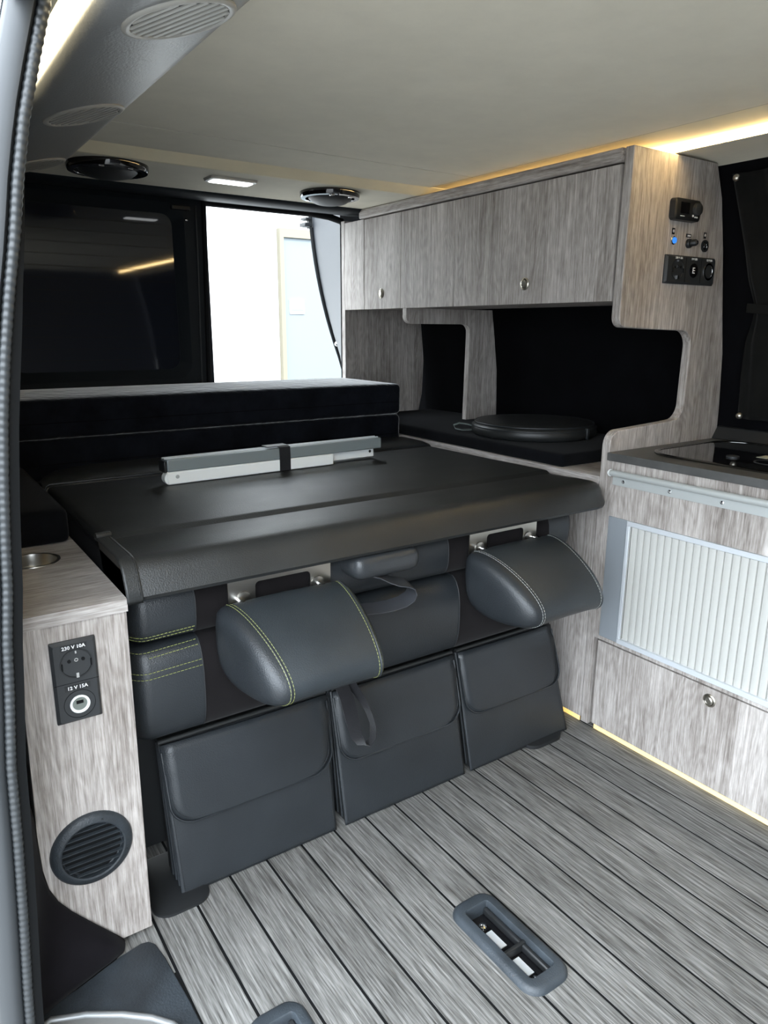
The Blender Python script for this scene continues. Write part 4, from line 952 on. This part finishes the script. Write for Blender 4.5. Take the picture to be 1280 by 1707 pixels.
# storage bags
def bag(i, xb0, xb1, xt0, xt1, label):
    v = empty('storage_bag' if not i else 'storage_bag.%03d' % i, ((xb0+xb1)/2, 1.13, 0.0), label, 'storage bag', 'black leather storage bags under the bench')
    ZT, YB_, YT = 0.286, 1.106, 1.168
    def P(u, t_, off=0.0):       # u 0..1 across, t_ 0..1 up the sloping front
        xl = xb0+(xt0-xb0)*t_; xr = xb1+(xt1-xb1)*t_
        return Vector((xl+(xr-xl)*u, YB_+(YT-YB_)*t_-off, 0.004+(ZT-0.004)*t_))
    m_ = MB()
    rows = []
    for t_ in [0, .02, .1, .3, .5, .7, .9, .98, 1]:
        rows.append([P(u, t_, 0.006*math.sin(PI*min(1, max(0, t_)))*math.sin(PI*u)**0.5 if 0 < u < 1 else 0) for u in [0, .02, .1, .3, .5, .7, .9, .98, 1]])
    m_.skin(rows, False, False, closed=False)
    m_.done('front_panel', LEATHER, v, smooth=60, solid=0.003)
    # body with gusset
    W_ = 0.004
    m_ = MB(); m_.hexa([P(0, 0)+Vector((W_, 0.0025, 0.002)), P(1, 0)+Vector((-W_, 0.0025, 0.002)), P(1, 0)+Vector((-W_, 0.085, 0.002)), P(0, 0)+Vector((W_, 0.085, 0.002)),
                        P(0, 1)+Vector((W_, 0.0025, -0.004)), P(1, 1)+Vector((-W_, 0.0025, -0.004)), P(1, 1)+Vector((-W_, 0.025, -0.004)), P(0, 1)+Vector((W_, 0.025, -0.004))]); m_.done('body', PADL, v, bevel=0.002)
    m_ = MB()
    for off in (0.016, 0.034, 0.05):
        m_.tube([P(0, 0.03)+Vector((W_-0.001, off, 0)), P(0, 0.97)+Vector((W_-0.001, off*0.35, 0))], 0.0022, 6)
    m_.done('gusset_fold', LEATHER, v, smooth=60)
    # flap with rounded lower corners
    tb = 0.475; r = 0.042; Wd = xb1-xb0; Ht = (ZT)*1.0
    out_ = []
    ru = r/Wd; rt = r/0.30
    for k_ in range(9):
        a = math.radians(180+90*k_/8); out_.append((0.004+ru+ru*math.cos(a), tb+rt+rt*math.sin(a)))
    for k_ in range(9):
        a = math.radians(270+90*k_/8); out_.append((0.996-ru+ru*math.cos(a), tb+rt+rt*math.sin(a)))
    out_ += [(0.996, 0.985), (0.75, 0.99), (0.5, 0.99), (0.25, 0.99), (0.004, 0.985)]
    def sag(u, t_): return 0.010+0.004*math.sin(PI*u)+(0.0035 if t_ < 0.9 else 0)
    # build as a grid clipped by the outline: rows between left and right borders
    ts = [tb+(0.99-tb)*k_/14 for k_ in range(15)]
    def ubound(t_):
        if t_ < tb+rt:
            q = (tb+rt-t_)/rt; d = ru*(1-math.sqrt(max(0, 1-q*q))); return 0.004+d, 0.996-d
        return 0.004, 0.996
    tt = [tb+rt*(1-math.cos(PI/2*k_/6)) for k_ in range(7)]+[tb+rt+(0.99-tb-rt)*k_/6 for k_ in range(1, 7)]
    rows = []
    for t_ in tt:
        u0, u1 = ubound(t_); rows.append([P(u0+(u1-u0)*j/14, t_, sag(u0+(u1-u0)*j/14, t_)) for j in range(15)])
    m_ = MB(); m_.skin(rows, False, False, closed=False)
    fp = m_.done('flap', LEATHER, v, smooth=60, solid=0.004)
    def border(ins): 
        pts = []
        for (u, t_) in out_[:18]:
            u2 = 0.5+(u-0.5)*(1-2*ins/Wd); t2 = t_+ins/0.30
            pts.append(P(u2, t2, sag(u2, t2)+0.0022))
        return [P(0.004+ins/Wd, 0.95, sag(0, .95)+0.0022)]+pts+[P(0.996-ins/Wd, 0.95, sag(1, .95)+0.0022)]
    m_ = MB(); m_.dashes(border(0.006), 0.0032, 0.0018, 0.0006); sub_parent(m_.done('stitching', DKTH, v, kind='stuff'), fp)
    m_ = MB(); m_.tube(border(0.0), 0.0022, 6); sub_parent(m_.done('piping', LEATHER, v, smooth=60), fp)
    m_ = MB(); m_.dashes([P(0.02, 0.97, 0.003), P(0.02, 0.022, 0.003), P(0.98, 0.022, 0.003), P(0.98, 0.97, 0.003)], 0.0032, 0.0018, 0.0006); m_.done('hem_stitching', DKTH, v, kind='stuff')
    m_ = MB(); m_.tube([P(0, 1.0, 0.004), P(1, 1.0, 0.004)], 0.005, 8); m_.done('top_binding', PADL, v, smooth=60)
bag(0, 0.318, 0.641, 0.312, 0.651, 'black leather storage bag under the bench nearest the left console')
bag(1, 0.663, 0.984, 0.664, 0.982, 'middle black leather storage bag under the bench, with the pull strap hanging over it')
bag(2, 1.002, 1.326, 0.994, 1.296, 'black leather storage bag under the bench nearest the kitchen unit')

# folded leg set on the pad
ft = empty('folded_table_leg', (0.76, 1.66, 0.652), 'folded grey and white metal table leg with a black strap on the bed pad', 'table leg')
ang = Vector((1.0, 0.045, 0)).normalized(); pn = Vector((-ang.y, ang.x, 0))
O_ = Vector((0.500, 1.598, 0.6520))
def bar(a0, a1, d0, d1, z0, z1):
    q = []
    for z in (z0, z1):
        for a, d in ((a0, d0), (a1, d0), (a1, d1), (a0, d1)): q.append(O_+ang*a+pn*d+Vector((0, 0, z)))
    return q
m_ = MB(); m_.hexa(bar(0.000, 0.600, 0.0, 0.040, 0.030, 0.058)); o1 = m_.done('grey_bar', ALUGREY, ft, bevel=0.002)
m_ = MB(); m_.hexa(bar(-0.002, 0.598, 0.012, 0.016, 0.058, 0.0605)); m_.hexa(bar(-0.002, 0.598, 0.026, 0.030, 0.058, 0.0605)); sub_parent(m_.done('ridge', ALUF, ft), o1)
m_ = MB(); m_.hexa(bar(-0.006, 0.001, 0.004, 0.040, 0.028, 0.054)); m_.done('end_cap', BLKPL, ft, bevel=0.002)
m_ = MB(); m_.hexa(bar(-0.002, 0.445, -0.001, 0.022, 0.0005, 0.0295)); o2 = m_.done('white_tube', WHITEPL, ft, bevel=0.003)
m_ = MB(); m_.hexa(bar(0.05, 0.592, 0.0225, 0.040, 0.004, 0.0285)); o3 = m_.done('white_tube.001', WHITEPL, ft, bevel=0.003)
def disc(a, d, z, r, m, nm, par):
    m_ = MB(); m_.lathe(O_+ang*a+pn*d+Vector((0, 0, z)), -pn, [(r, 0), (r*0.9, 0.0012)], 14); sub_parent(m_.done(nm, m, ft), par)
disc(0.022, -0.001, 0.018, 0.0045, ALU, 'rivet', o2); disc(0.578, 0.0225, 0.020, 0.004, BLKPL, 'rivet', o3)
m_ = MB(); m_.lathe(O_+ang*0.006+pn*0.0105+Vector((0, 0, 0.015)), pn, [(0.0142, -0.010), (0.0142, 0.010)], 20); sub_parent(m_.done('hinge_end', WHITEPL, ft, smooth=50), o2)
loop = []
for a_, b_ in ((-0.002, 0.0015), (-0.0025, 0.030), (-0.0012, 0.0605), (0.020, 0.0622), (0.041, 0.0605), (0.0415, 0.03), (0.041, 0.0015)):
    loop.append(O_+ang*0.3+pn*a_+Vector((0, 0, b_)))
m_ = MB(); m_.band(loop, 0.030, 0.002, ang); m_.done('strap', WEB, ft, smooth=30)
m_ = MB(); m_.hexa(bar(0.255, 0.315, 0.004, 0.036, 0.0618, 0.0640)); m_.done('strap_tab', plain('grey_strap_top', (0.10, 0.10, 0.10), 0.5), ft, bevel=0.001)

# rear mattresses
def mattress(i, z0, z1, x1, y0, label):
    v = empty('mattress' if not i else 'mattress.001', (0.7, 2.1, z0), label, 'mattress', 'black mattress sections stacked at the rear')
    m_ = MB(); soft_box(m_, 0.10, x1, y0, 2.285, z0, z1, 0.016, 0.004 if i else 0.0, 26, 8, 4); m_.done('cover', MATT, v, smooth=60)
    m_ = MB(); 
    for z in (z0+(z1-z0)*0.42,): m_.tube([(0.11, y0-0.0002, z), (x1-0.016, y0-0.0002, z)], 0.0011, 6)
    m_.tube([(0.11, y0+0.004, z1-0.011), (x1-0.016, y0+0.004, z1-0.011)], 0.0016, 6)
    m_.done('seam', FELT, v, smooth=60)
mattress(0, 0.622, 0.728, 1.384, 1.930, 'lower black mattress section across the rear, under the other one')
mattress(1, 0.7285, 0.826, 1.382, 1.925, 'upper black mattress section across the rear with creased suede top')
MB().box(0.26, 1.388, 1.93, 2.30, 0.10, 0.6205).done('rear_platform', FELT, label='dark platform under the rear mattresses behind the bench', cat='platform')
